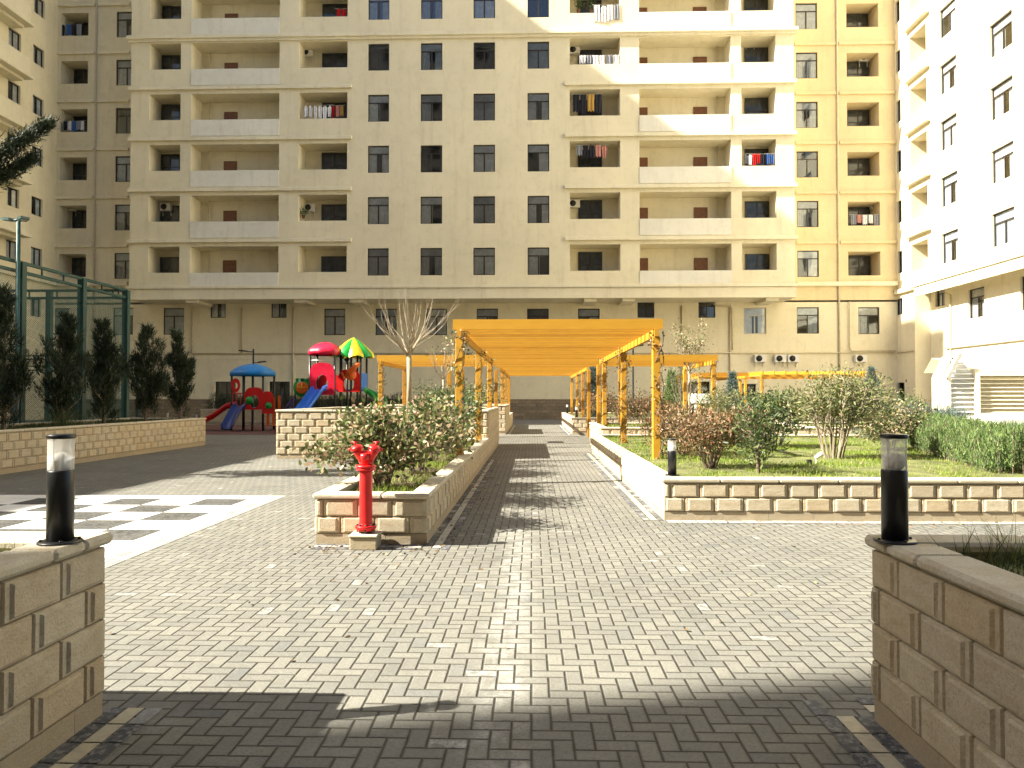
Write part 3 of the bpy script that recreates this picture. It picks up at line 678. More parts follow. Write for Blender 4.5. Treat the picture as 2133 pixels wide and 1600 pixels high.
# stone clad base
g = MB(); last = XL
dd = sorted([(ux(a, 830, YW)-.2, ux(b, 830, YW)+.2) for a, b, _ in doors])
for a, b in dd+[(XR, XR)]:
    g.box(last, a, YW-YM-.06, YW-YM-.003, .0, 1.52); last = b
g.build('stone_base', 'cladding', bld)
g = MB(); y = YW-YM
for a, b, zt in ((398, 548, 748), (612, 640, 748)):
    x0, x1, z1 = ux(a, 780, YW), ux(b, 780, YW), zz(zt, a, YW); g.box(x0, x1, y-.04, y-.003, z1, z1+.1)
    g.box(x0, x0+.1, y-.04, y-.003, 1.6, z1-.003)
g.build('panel_trim', 'stucco_trim', bld)

# right building, faces -X
rb = thing('apartment_building', 'sunlit white cream apartment building on the right edge, with canopied recesses', 'building', (XR, 40, 0)); RB = Vector((XR, 40, 0))
FR = Face('W', XR); FRl = Face('W', XR+1.1)
uy = lambda px, X=XR: PX(px, 600, X).y
zs_ = lambda px, py, X=XR: PX(px, py, X).z
rops = []; rw = []
zc0, zc1 = zs_(1980, 520), zs_(1980, 452)
for r_ in range(NR):
    dz = r_*Fh
    for (p0, p1, k) in ((1863.5, 1880, 'n'), (1962, 1997, 'T'), (2067, 2115, 'T'), (2190, 2260, 'T')):
        a, b = sorted((uy(p0), uy(p1)))
        z0, z1 = (wz0+dz, wz1+dz) if k == 'T' else (wz0+.35+dz, wz1+dz)
        if k == 'n' and b > YW-.1: b = YW-.15
        rops.append((a, b, z0, z1, .7, 1)); rw.append((a, b, z0, z1, k))
    a, b = sorted((uy(1899), uy(1934))); rops.append((a, b, lg0-.1+dz, lg1+dz-.1, 1.15, 0, .9)); rw.append((a, b, lg0-.1+dz, lg1+dz-.1, 'L'))
g = MB(); wall_with_openings(g, Rel(FR, RB), 24, YW, zb1-.05, 58, rops)
g.quad((0, -16, zb1-.05), (0, -16, 58), (12, -16, 58), (12, -16, zb1-.05)); g.quad((0, -16, 58), (12, -16, 58), (12, 20, 58), (0, 20, 58))
g.build('wall', ['stucco', 'room'], rb)
lops = []; lwr = []
yc = uy(1905)
for p0, p1, t_, b_ in ((2016, 2050, 600, 662), (2125, 2160, 572, 645), (1948, 1968, 600, 638)):
    a, b = sorted((uy(p0, XR+1.1), uy(p1, XR+1.1))); z1 = zs_((p0+p1)/2, t_, XR+1.1); z0 = zs_((p0+p1)/2, b_, XR+1.1); lops.append((a, b, z0, z1, .7, 1)); lwr.append((a, b, z0, z1, FRl, 'T'))
lops2 = []; 
for p0, p1, t_, b_ in ((1866, 1880, 622, 656), (1908, 1921, 610, 648)):
    a, b = sorted((uy(p0), uy(p1))); z1 = zs_((p0+p1)/2, t_); z0 = zs_((p0+p1)/2, b_)
    if a > yc: lops2.append((a, b, z0, z1, .7, 1)); lwr.append((a, b, z0, z1, FR, 'D'))
d0, d1 = sorted((uy(1912), uy(1932))); lops2b = [(d0-.0, min(d1, yc-.2), .1, 2.6, .8, 1)] if False else []
dA, dB = sorted((uy(1916, XR+1.1), uy(1932, XR+1.1))); lops.append((dA, dB, .1, zs_(1924, 795, XR+1.1), .8, 1))
dC, dD = sorted((uy(1866), uy(1882))); lops2.append((dC, dD, .1, zs_(1874, 797), .8, 1))
g = MB(); wall_with_openings(g, Rel(FRl, RB), 24, yc, 0, zb1-.05, lops); wall_with_openings(g, Rel(FR, RB), yc, YW, 0, zb1-.05, lops2)
g.quad((0, yc-40, 0), (1.1, yc-40, 0), (1.1, yc-40, zb1-.05), (0, yc-40, zb1-.05)); g.quad((0, -16, zb1-.05), (1.1, -16, zb1-.05), (1.1, yc-40, zb1-.05), (0, yc-40, zb1-.05))
g.build('ground_floor_wall', ['stucco', 'room'], rb)
g = MB(); g.box(-.28, -.003, -16, yc-40-.3, zb1-.1, zb1+.22, bev=.02); g.box(-.16, -.004, -16, yc-40-.3, zb0, zb1-.104); g.box(-.25, -.003, yc-40+.02, YW-40-.02, zb1-.25, zb1+.05, bev=.02)
g.build('cornice', 'stucco_trim', rb)
for a, b, z0, z1, F_, s in lwr: window(rb, F_, a, b, z0, z1, .14, s, RB)
window(rb, FRl, dA, dB, .12, zs_(1924, 795, XR+1.1), .3, 'X', RB, curt=.99); window(rb, FR, dC, dD, .12, zs_(1874, 797), .3, 'X', RB, curt=.99)
for a, b, z0, z1, k in rw:
    if k == 'L':
        window(rb, FR, a+.15, b-1.1, z0-.7, z1-.25, 1.05, 'D', RB, curt=.5)
        g = MB(); g.box(-.34, -.003, a-40-.5, b-40+.3, z1+.50, z1+.66, bev=.015)
        g.build('canopy', 'stucco_trim', rb)
    else: window(rb, FR, a, b, z0, z1, .14, 'T' if k == 'T' else 'D', RB)
g = MB(); g.tube([(1.0, YW-4.6-40, z), (1.0, -14, z)], .06, 8); g.tube([(-.07, YW-40-.2, z), (-.07, yc-40+.1, z)], .06, 8); g.build('horizontal_pipe', 'pipe', rb)
g = MB(); yy = uy(1982, XR+1.1)-40; g.tube([(1.0, yy, .3), (1.0, yy, zb0-.2), (.85, yy+.3, zb0-.05)], .05, 8); g.build('downpipe', 'pipe', rb)

# left tall building, faces +X
lb = thing('apartment_building', 'cream apartment building on the left edge, with small square windows and jutting balconies', 'building', (XL, 40, 0)); LB = Vector((XL, 40, 0))
FL = Face('E', XL); uyl = lambda px: PX(px, 400, XL).y
lops = []; lwn = []
for r_ in range(-1, NR):
    dz = r_*Fh
    zA, zB = PX(78, 552, XL).z, PX(78, 520, XL).z
    for p0, p1 in ((66, 89), (14, 40)):
        a, b = sorted((uyl(p0), uyl(p1))); b = min(b, YW-.2)
        o = (a, b, zA+dz-.1, zB+dz+.1); lops.append((*o, .7, 1)); lwn.append(o)
y0T = 35.7
g = MB(); wall_with_openings(g, Rel(FL, LB), y0T, YW, 0, 58.2, lops)
g.quad((0, y0T-40, 0), (-16, y0T-40, 0), (-16, y0T-40, 58.2), (0, y0T-40, 58.2)); g.quad((0, y0T-40, 58.2), (-16, y0T-40, 58.2), (-16, 30, 58.2), (0, 30, 58.2))
g.build('wall', ['stucco', 'room'], lb)
for a, b, z0, z1 in lwn: window(lb, FL, a, b, z0, z1, .14, 'D', LB, curt=.6)
for r_ in range(NR):
    zf = PX(20, 470+0, XL).z + r_*Fh - .6
    g = MB(); ye = uyl(24)-40; g.box(.003, 1.25, ye-4.5, ye, zf, zf+1.25, bev=.03); g.box(.003, 1.45, ye-4.6, ye+.12, zf-.22, zf-.003, bev=.02); g.box(.003, .9, ye-4.4, ye-.2, zf-.42, zf-.223)
    g.build('balcony', 'stucco_trim', lb)
g = MB(); zc = zz(592, 50, YW); g.box(.003, .3, y0T-40+.1, YW-40-.3, zc-.16, zc+.16); g.build('cornice', 'stucco_trim', lb)
# lower and taller neighbours west of the court: they stand outside the frame and shade its left side and the foreground
def far_block(label, y0, y1, h, depth=15):
    t = thing('apartment_building', label, 'building', (XL, y0, 0)); g = MB(); F_ = Face('E', 0)
    o = []; 
    for zf in np.arange(4.5, h-3, 3.7):
        for yf in np.arange(2, y1-y0-3, 4): o.append((float(yf), float(yf)+1.5, float(zf), float(zf)+1.9, .5, 1))
    wall_with_openings(g, F_, 0, y1-y0, 0, h, o); g.quad((0, 0, 0), (-depth, 0, 0), (-depth, 0, h), (0, 0, h)); g.quad((0, y1-y0, 0), (-depth, y1-y0, 0), (-depth, y1-y0, h), (0, y1-y0, h))
    g.quad((0, 0, h), (-depth, 0, h), (-depth, y1-y0, h), (0, y1-y0, h)); g.quad((-depth, 0, 0), (-depth, y1-y0, 0), (-depth, y1-y0, h), (-depth, 0, h)); g.build('wall', ['stucco_grey' if h > 50 else 'stucco', 'room'], t)
far_block('lower cream block west of the court, shading the playground', -4.72, y0T-.02, 23.3)
far_block('tall grey block beyond the left side, shading the foreground', -46, -5.8, 60, 4)
rr = thing('apartment_building', 'unseen tall grey block added behind the camera to darken the foreground', 'building', (XL, -4.75, 0)); g = MB(); F_ = lambda u, z, d=0: (u, -d, z); o = []  # unseen block, added to cut sky light on the foreground
for zf in np.arange(4.5, 54, 3.7):
    for xf in np.arange(3, 60, 3.6): o.append((float(xf), float(xf)+1.6, float(zf), float(zf)+2.0, .5, 1))
wall_with_openings(g, F_, .02, XR-XL, 0, 56, o); g.quad((0, 0, 56), (XR-XL, 0, 56), (XR-XL, -14, 56), (0, -14, 56)); g.build('wall', ['stucco_grey', 'room'], rr)

# ------------------------------------------------------------------ air conditioners
def ac(label, loc, parent=None, group='outdoor air conditioner units on the walls'):
    t = thing('air_conditioner', label, 'air conditioner', loc, group=group)
    MB().box(-.42, .42, -.30, 0, 0, .56, bev=.02).build('casing', 'white_plastic', t)
    g = MB(); c = (-.1, -.306, .28)
    g.lathe([(.225, 0), (.225, .012), (.20, .012), (.20, .003)], c, 24, axis=(0, -1, 0)); g.lathe([(.06, 0), (.05, .02)], c, 12, axis=(0, -1, 0))
    for q in range(10):
        a = q*math.pi/10; g.box(c[0]-.006, c[0]+.006, -.318, -.308, .08, .10) if False else g.tube([(c[0]-.2*math.cos(a), -.315, .28-.2*math.sin(a)), (c[0]+.2*math.cos(a), -.315, .28+.2*math.sin(a))], .005, 4)
    g.build('fan_grille', 'grille_and_shade_dark', t)
    MB().lathe([(.198, 0), (.198, .004)], c, 24, axis=(0, -1, 0)).build('fan_opening', 'grille_and_shade_dark', t)
    g = MB()
    for x in (-.3, .3): g.box(x-.02, x+.02, -.34, .05, -.05, -.003); g.box(x-.02, x+.02, .0, .045, -.35, -.053)
    g.build('bracket', 'white_plastic', t); return t
for px, lab in ((1582, 'white air conditioner with dark louvred front, leftmost of three in a row on the wall'), (1624, 'white air conditioner in the middle of three in a row on the wall'),
                (1651, 'white air conditioner at the right end of three in a row on the wall'), (1791, 'lone white air conditioner beside the blue green conifer, on the wall'),
                (727, 'white air conditioner on the wall, seen through the play tower')):
    py = 755; p = P(px, py, YW-.1); ac(lab, (p.x, YW-.06, p.z))
p = P(645, 432, YM+1.4); ac('white air conditioner high inside a loggia, third column from the left', (p.x, YM+1.6, p.z-.3))
p = P(1800, 128, YW+1.2); ac('white air conditioner in an upper loggia of the right wing, below its ceiling', (p.x, YW+1.35, p.z))
p = P(1567, 90, YM+1.4); ac('white air conditioner in an upper loggia at the right end of the main block', (p.x-.1, YM+1.6, p.z))

# ------------------------------------------------------------------ laundry
def laundry(label, Y, px0, px1, py0, py1, cols_, group='laundry hung out on the loggias'):
    a = P(px0, py0, Y); b = P(px1, py0, Y); z1 = a.z; z0 = P(px0, py1, Y).z
    t = thing('laundry', label, 'laundry', (a.x, Y, z0), group=group); L = b.x-a.x; H = z1-z0
    MB().tube([(-.1, 0, H), (L/2, 0, H-.04), (L+.1, 0, H)], .008, 5).build('clothes_line', 'white_plastic', t)
    x = 0; n = len(cols_); wd = L/n
    for i, c in enumerate(cols_):
        g = MB(); w_ = wd*random.uniform(.75, .95); h_ = H*random.uniform(.75, 1.0); m = 7; vs_ = []; sh = c.endswith('*'); c = c.rstrip('*')
        for q in range(m+1):
            u = q/m; y = .04*math.sin(q*1.7+i); inset = 0
            top = H-.03-(.0 if not sh else abs(u-.5)*.35*H); bot = H-h_ - .05*math.sin(q*2.1+i*3)
            xx = x+(u-.5)*w_*(1.0)+wd/2
            vs_ += [(xx, y, top), (x+wd/2+(u-.5)*w_*(.72 if sh else .96), y*1.4, bot)]
        g.add(vs_, [(2*q, 2*q+2, 2*q+3, 2*q+1) for q in range(m)], 0, True); g.build('garment', c, t); x += wd
laundry('row of white shirts drying in the third loggia from the left', YM+.1, 632, 692, 219, 249, ['c_white*']*6)
laundry('red and pink clothes drying beside the white shirts', YM+.35, 690, 716, 219, 247, ['c_red*', 'c_pink', 'c_ochre'])
laundry('white sheets spread over an upper parapet, right of the windows', YM-.04, 1236, 1292, 10, 48, ['c_white', 'c_white*', 'c_white', 'c_grey'])
laundry('white towels along a parapet in the loggia one floor below the sheets', YM+.1, 1206, 1290, 115, 137, ['c_white', 'c_grey', 'c_white', 'c_white', 'c_grey', 'c_white'])
laundry('red, white and blue clothes drying in the rightmost loggia of the main block', YM+.15, 1549, 1612, 320, 347, ['c_grey*', 'c_white*', 'c_red', 'c_red', 'c_dark', 'c_blue', 'c_blue*'])
laundry('pale laundry on a loggia parapet of the right wing', YW+.1, 1772, 1832, 447, 470, ['c_grey', 'c_pink', 'c_white', 'c_white', 'c_grey'])
laundry('small mixed laundry in a loggia of the shaded left wing', YW+.1, 122, 177, 252, 276, ['c_grey*', 'c_dark', 'c_white', 'c_blue', 'c_grey', 'c_white'])
laundry('dark clothes hanging in an upper loggia of the left wing', YW+.1, 126, 170, 50, 80, ['c_dark*', 'c_blue', 'c_dark', 'c_grey'])
laundry('dark carpets hung in the loggia right of the windows', YM+.25, 1192, 1254, 196, 240, ['c_dark', 'c_dark', 'c_ochre', 'c_dark'])
laundry('pink and grey clothes high in a loggia right of the windows', YM+.3, 1200, 1266, 302, 330, ['c_grey', 'c_dark', 'c_dark', 'c_pink', 'c_pink*'])
laundry('red cloth hanging in the top floor loggia, third column from the left', YM+.2, 700, 722, 18, 38, ['c_red', 'c_red*'])

for px, py, Yq, lab in ((640, 110, YM, 'white air conditioner in an upper loggia, third column from the left'), (1196, 425, YM, 'white air conditioner at the left end of a loggia, right of the windows'), (1196, 105, YM, 'white air conditioner above the white towels in a loggia'),
                        (345, 432, YM, 'white air conditioner in the leftmost loggia column of the main block'), (150, 434, YW, 'white air conditioner in a loggia of the shaded left wing'), (1822, 430, YW, 'white air conditioner above the laundry in the right wing')):
    p = P(px, py, Yq+1.4); ac(lab, (p.x, Yq+(1.6 if Yq == YM else 1.38), p.z-.25))
def pot_plant(label, px, py, Yq, h):
    p = P(px, py, Yq); t = thing('potted_plant', label, 'potted plant', (p.x, Yq, p.z), group='potted plants on the loggias'); MB().lathe([(.09, 0), (.13, .22), (.14, .24), (.11, .24)], n=12).build('pot', 'door_brown', t)
    k = 120; pos = rng.normal(size=(k, 3))*np.array([.16, .1, h*.25])+np.array([0, 0, .25+h*.5]); link('foliage', np_mesh('foliage', leaves(pos, rng.normal(size=(k, 3))+np.array([0, 0, .6]), .16, .06), 6, 'leaf_green'), t)
pot_plant('bushy potted plant on the top floor loggia parapet, left of the white sheets', 1205, 28, YM+.4, .8); pot_plant('tall potted plant beside the bushy one, by the white sheets', 1232, 28, YM+.4, 1.0)
pot_plant('small potted plant at the right end of the white towels', 1284, 135, YM+.35, .4); pot_plant('small potted plant in a loggia third from left, under the ceiling unit', 632, 455, YM+.4, .5)

# ------------------------------------------------------------------ bollard lights
def bollard():
    t = thing('bollard_light', '', 'bollard light')
    g = MB(); g.lathe([(.098, 0), (.098, .008), (.092, .012), (.064, .013)], n=28); 
    for q in range(4):
        a = q*math.pi/2+.6; g.lathe([(.008, .012), (.008, .02)], (.082*math.cos(a), .082*math.sin(a), 0), 6)
    g.build('base_flange', 'black_metal', t)
    MB().lathe([(.060, .013), (.060, .345), (.057, .352)], n=32).build('post', 'black_metal', t)
    MB().lathe([(.0575, .352), (.0575, .505)], n=32, cap=False).build('lamp_glass', 'lamp_glass', t)
    g = MB(); g.lathe([(.030, .352), (.040, .358), (.049, .375), (.050, .395), (.044, .415), (.030, .430), (.010, .437)], n=20); g.build('bulb', 'white_plastic', t)
    g = MB(); 
    for q in range(3):
        a = q*2.09+.5; g.tube([(.052*math.cos(a), .052*math.sin(a), .352), (.052*math.cos(a), .052*math.sin(a), .506)], .003, 5)
    g.build('rod', 'white_plastic', t)
    MB().lathe([(.062, .505), (.064, .508), (.064, .522), (.060, .526)], n=32).build('cap', 'black_metal', t)
    return t
BOL = [('black bollard light on the coping of the left foreground planter', G(125, 1130, PL), 1.0),
       ('black bollard light on the coping of the right foreground planter', G(1864, 1128, PR), 1.0),
       ('black bollard light on the corner of the sunny lawn planter, beside the pergola post', Vector((1.93, 10.3, PC)), .97),
       ('small bollard light among the conifers by the end of the shaded planter', P(349, 873, 40).xy.to_3d(), 1.6),
       ('small bollard light left of the red slide, in front of the dark hedge', P(409, 868, 37).xy.to_3d(), 1.6),
       ('far bollard light on the corner of the distant planter, right of the path', Vector((1.95, 41.5, PE)), 1.0),
       ('far bollard light standing before the distant planter, nearer of the two', Vector((1.98, 33.3, PE)), .95)]
b0 = bollard()
for i, (lab, p, s) in enumerate(BOL):
    o = b0 if i == 0 else copy_tree(b0); o.location = p; o.scale = (1, 1, s); o['label'] = lab; o['group'] = 'black bollard lights'; o.rotation_euler.z = i*1.1
BOLZ = BOL

# ------------------------------------------------------------------ red fire hydrant
hx, hy = -1.83, 8.1
t = thing('hydrant_base', 'small stone block under the red hydrant', 'stone block', (hx, hy, 0))
g = MB(); g.box(-.145, .145, -.14, .14, 0, .135, bev=.008); g.build('block', 'base_stone', t); MB().box(-.16, .16, -.155, .155, .137, .165, bev=.01).build('top_slab', 'coping_stone', t)
t = thing('fire_hydrant', 'red standpipe fire hydrant with two angled outlets on a stone block', 'hydrant', (hx, hy, .165))
g = MB(); g.lathe([(.055, 0), (.055, .03)], n=20); g.build('foot', 'iron', t)
g = MB(); g.lathe([(.112, .05), (.116, .055), (.116, .078), (.112, .083)], n=28); g.lathe([(.10, .03), (.10, .049)], n=28)
g.build('bottom_flange', 'p_red', t)
g = MB()
for q in range(8):
    a = q*math.pi/4+.2; g.lathe([(.012, .012), (.012, .05)], (.09*math.cos(a), .09*math.sin(a), 0), 6); g.lathe([(.014, .083), (.014, .098)], (.09*math.cos(a), .09*math.sin(a), 0), 6)
g.build('bolt', 'iron', t)
MB().lathe([(.085, .083), (.073, .10), (.071, .12), (.071, .66), (.074, .68)], n=32).build('barrel', 'p_red', t)
g = MB(); g.lathe([(.074, .68), (.105, .685), (.108, .70), (.10, .712), (.10, .716), (.112, .72), (.112, .738), (.10, .744)], n=32); g.build('top_flange', 'p_red', t)
g = MB(); g.lathe([(.072, .744), (.066, .78), (.056, .83), (.055, .87), (.045, .895), (.02, .905)], n=24)
for s in (-1, 1):
    g.tube([(s*.02, 0, .78), (s*.05, 0, .83), (s*.082, -.01, .885), (s*.095, -.015, .91)], [.048, .05, .054, .058], 20)
g.tube([(0, -.02, .78), (0, -.065, .84), (0, -.08, .87)], [.045, .048, .045], 16)
g.build('body', 'p_red', t)
for s in (-1, 1):
    ax = Vector((s*.30, -.10, .9)).normalized(); c = Vector((s*.095, -.015, .91))
    g = MB(); g.lathe([(.066, 0), (.07, .008), (.07, .03), (.062, .036), (.05, .05), (.02, .056)], c, 20, axis=ax)
    g.tube([c+ax*.05, c+ax*.09], .013, 8); cc = c+ax*.09; g.tube([cc+Vector((-.035, 0, 0)), cc+Vector((.035, 0, 0))], .009, 6)
    g.tube([c+ax*.02+Vector((s*.06, 0, -.01)), c+ax*.02+Vector((s*.085, 0, -.015))], .014, 8); g.build('outlet_cap', 'p_red', t)
tag(t, None, None)

# drain cover on the path
p = G(1157, 921.5); t = thing('drain_cover', 'dark square drain cover set in the path', 'drain cover', (p.x, p.y, 0))
MB().box(-.3, .3, -.3, .3, .001, .012).build('frame', 'iron', t); g = MB()
for q in range(7): g.box(-.25, .25, -.25+q*.075, -.21+q*.075, .012, .02)
g.build('grate', 'iron', t)

# ------------------------------------------------------------------ pergolas
def pergola(label, x0, x1, y0, y1, posts, along='y', h=3.12, step=.6, ph=.5, extra=None):
    """side beams run along 'along', joists across"""
    t = thing('pergola', label, 'pergola', (x0, y0, 0), group='orange timber pergolas'); W, D = x1-x0, y1-y0
    zt = h; zb = h-.19
    if along == 'y':
        for x in (0, W): MB().box(x-.04, x+.04, -.06, D+.06, zb-.14, zb-.002).build('side_beam', 'wood_orange', t)
        n = int(D/step)+1
        for q in range(n):
            y = q*D/(n-1); MB().box(-.12, W+.12, y-.028, y+.028, zb, zt).build('joist', 'wood_orange', t)
    else:
        for y in (0, D): MB().box(-.06, W+.06, y-.04, y+.04, zb-.14, zb-.002).build('side_beam', 'wood_orange', t)
        n = int(W/step)+1
        for q in range(n):
            x = q*W/(n-1); MB().box(x-.028, x+.028, -.12, D+.12, zb, zt).build('joist', 'wood_orange', t)
    for x, y, z0 in posts: MB().box(x-x0-.07, x-x0+.07, y-y0-.07, y-y0+.07, z0, zb-.142, bev=.008).build('post', 'wood_orange', t)
    return t
A0, A1 = -1.38, 2.32
pp = [(A0, y, PA-.15 if y < 19.6 else PB-.15) for y in (13.95, 18.9, 23.9)] + [(A1, y, .4 if y < 22 else .65) for y in (13.95, 18.9, 23.9)]
pergola('main orange timber pergola spanning the path, nearest the camera', A0, A1, 13.9, 25.2, pp, step=.52)
tx0, tx1 = -5.3, 6.25
pergola('wide orange timber pergola crossing behind the main one', tx0, tx1, 25.6, 30.6,
        [(tx0, 25.7, 1.2), (tx0, 30.5, 0), (-2.9, 25.7, 1.2), (-1.5, 25.7, 1.2), (-1.5, 30.5, 0), (-2.9, 30.5, 0), (A1, 25.9, .5), (A1, 30.5, 0), (3.6, 30.5, 0), (4.3, 25.7, .6), (tx1, 25.7, .6), (tx1, 30.5, 0)], along='y', step=.45)
pp = [(A0, y, PG-.1 if y < 38 else PH-.1) for y in (34, 38.3, 43.6)] + [(A1, y, PE-.1) for y in (34, 38.3, 43.6)]
pergola('far section of the orange pergola over the path, nearest the building', A0, A1, 31.2, 44, pp, step=.55)
pergola('low looking far orange pergola in front of the right wing', 12.8, 19.0, 41.5, 46.0, [(12.8, 41.6, 0), (19, 41.6, 0), (12.8, 45.9, 0), (19, 45.9, 0)], along='x')
pergola('narrow far orange pergola behind the blue green conifer', 9.9, 12.6, 44.0, 51.0, [(9.9, 44.1, 0), (12.6, 44.1, 0), (9.9, 50.9, 0)], along='y')

# ------------------------------------------------------------------ plants
def mesh_join_np(name, arrs, K, mat): return np_mesh(name, np.concatenate([a.reshape(-1, 3) for a in arrs]), K, mat)
def stems_mesh(segs, n=6):
    g = MB()
    for pts, rad in segs: g.tube(pts, rad, n, cap=False)
    return g
def shrub(label, loc, H, W, D, leafmat, L=.07, Wl=.035, clumps=150, per=16, stems=9, spread=.10, base=.25, bark='bark', cat='shrub', name='shrub', sr=.014, group=None, crad=.11, lean=(0, 0), shell=.35, up=.35):
    t = thing(name, label, cat, loc, group=group); segs = []; tips = []
    # lumps that make the outline uneven
    lumps = [(random.uniform(-.32, .32)*W, random.uniform(-.32, .32)*D, random.uniform(base+.12, .80)*H, random.uniform(.20, .34)) for _ in range(9)]
    lumps.append((0, 0, .62*H, .36))
    P_ = []
    while len(P_) < clumps:
        l = random.choice(lumps); d = Vector((random.gauss(0, 1), random.gauss(0, 1), random.gauss(0, 1))).normalized()*(random.uniform(shell, 1)**.6)*l[3]
        p = Vector((l[0]+d.x*W*.9, l[1]+d.y*D*.9, l[2]+d.z*H*.75))
        if p.z < base*H*.7 or p.z > H*1.02: continue
        P_.append(p)
    st = []
    for q in range(stems):
        a = q*2*math.pi/stems+random.uniform(-.4, .4); r_ = random.uniform(.3, 1)
        b0_ = Vector((math.cos(a)*spread*r_*W*.5, math.sin(a)*spread*r_*D*.5, -.05)); e = Vector((math.cos(a)*W*.28*r_+lean[0], math.sin(a)*D*.28*r_+lean[1], H*random.uniform(.6, .85)))
        m1 = b0_.lerp(e, .35)+Vector((random.uniform(-.05, .05), random.uniform(-.05, .05), .05*H)); m2 = b0_.lerp(e, .7)+Vector((random.uniform(-.07, .07), random.uniform(-.07, .07), .03))
        pts = [b0_, m1, m2, e]; segs.append((pts, [sr, sr*.8, sr*.6, sr*.3])); st.append(pts)
    allp = [b.lerp(c, f) for pts in st for b, c in zip(pts, pts[1:]) for f in (0.15, .5, .85)]
    pos = []; dr = []
    for p in P_:
        cand = [q for q in allp if q.z < p.z+.02] or allp
        nb = min(cand, key=lambda q: (q-p).length+.15*abs(q.z-p.z)); mid = nb.lerp(p, .5)+Vector((random.uniform(-.03, .03), random.uniform(-.03, .03), -.02))
        segs.append(([nb, mid, p], [sr*.35, sr*.28, sr*.15])); out = (p-nb); out = out.normalized() if out.length > .01 else Vector((0, 0, 1))
        k = max(3, int(per*random.uniform(.5, 1.4))); pc = np.array(p)+rng.normal(size=(k, 3))*crad*np.array([1, 1, .8]); pos.append(pc)
        dr.append(np.array(out)*.5+rng.normal(size=(k, 3))*.6+np.array([0, 0, up]))
    g = stems_mesh(segs, 5); g.build('stems', bark, t)
    V = leaves(np.concatenate(pos), np.concatenate(dr), L, Wl); link('foliage', np_mesh('foliage', V, 6, leafmat), t); return t
# shrubs of the planter behind the hydrant
shrub('big leafy shrub with green and pinkish leaves, right behind the red hydrant', (-1.95, 9.6, PA-.08), 1.10, 1.5, 1.5, 'leaf_shrub', .085, .042, 215, 15, 13, group='leafy shrubs in the hydrant planter')
shrub('leafy green and rust shrub behind the first one, in the hydrant planter', (-1.75, 11.3, PA-.08), 1.13, 1.35, 1.9, 'leaf_shrub', .08, .04, 200, 15, 10, group='leafy shrubs in the hydrant planter')
shrub('leafy shrub beside the left front post of the main pergola', (-1.75, 13.2, PA-.08), 1.15, 1.25, 2.0, 'leaf_shrub', .08, .04, 180, 15, 9, group='leafy shrubs in the hydrant planter')
shrub('taller loose shrub at the far end of the hydrant planter', (-1.8, 15.6, PA-.08), 1.27, 1.2, 2.6, 'leaf_green', .08, .04, 170, 15, 9, group='leafy shrubs in the hydrant planter')
shrub('low dense shrub against the tall planter, at the back', (-1.8, 18.0, PA-.08), 1.3, 1.1, 2.0, 'leaf_green', .08, .04, 130, 12, 8, group='leafy shrubs in the hydrant planter')
# lawn shrubs
shrub('broad reddish brown shrub right of the corner bollard', (2.95, 12.4, PC-.08), .98, 1.75, 1.4, 'leaf_red', .06, .024, 420, 16, 20, crad=.10)
shrub('reddish shrub at the foot of the right pergola post', (3.1, 15.2, PC-.08), 1.08, 1.9, 1.6, 'leaf_red', .06, .024, 330, 15, 16)
shrub('small dark stemmed sapling with sparse narrow leaves on the lawn', (3.45, 11.4, PC-.08), 1.15, .7, .6, 'leaf_green', .11, .024, 90, 11, 3, sr=.016, crad=.09, base=.1)
shrub('big multi stemmed shrub with pale trunks and olive leaves on the lawn', (5.7, 14.2, PC-.1), 1.88, 2.4, 1.8, 'leaf_olive', .075, .025, 460, 14, 22, sr=.018, spread=.14, base=.34, bark='bark_pale', crad=.12)
shrub('dark green low shrub left of the big multi stemmed shrub', (5.7, 17.6, PC-.1), 1.3, 1.9, 1.5, 'leaf_green', .075, .038, 260, 17, 10)
shrub('rusty low shrub right of the big multi stemmed shrub', (7.9, 16.6, PC-.1), 1.15, 1.8, 1.5, 'leaf_shrub', .07, .034, 260, 16, 10)
shrub('rust coloured shrub on the far planter, under the main pergola edge', (3.6, 23.6, PF-.1), 1.2, 2.2, 1.6, 'leaf_red', .07, .03, 220, 15, 10)
shrub('loose olive shrub behind the rust coloured one', (6.2, 23.8, PF-.1), 1.25, 2.2, 1.6, 'leaf_olive', .07, .03, 200, 14, 10)
shrub('leafy shrub on the tall planter, left of the pergola post', (-2.6, 22.6, PB-.1), .9, 1.9, 2.2, 'leaf_green', .07, .03, 150, 14, 9)
shrub('dark round shrub beyond the lawn, before the right wing', (17.4, 36.5, 0), 1.6, 2.6, 2.2, 'leaf_green', .09, .05, 170, 14, 8, crad=.18)
shrub('small dark shrub in the corner by the far right door', (19.6, 38.5, 0), 1.9, 2.2, 2.0, 'leaf_green', .09, .05, 170, 14, 8, crad=.18)
shrub('reddish shrub on the distant planter, under the far pergola', (3.2, 35.6, PE-.1), 1.4, 1.8, 2.5, 'leaf_red', .10, .045, 150, 13, 9, crad=.16)
shrub('green shrub on the distant planter left of the path', (-2.4, 35.2, PG-.1), 1.0, 1.8, 2.0, 'leaf_shrub', .10, .045, 110, 13, 8, crad=.16)
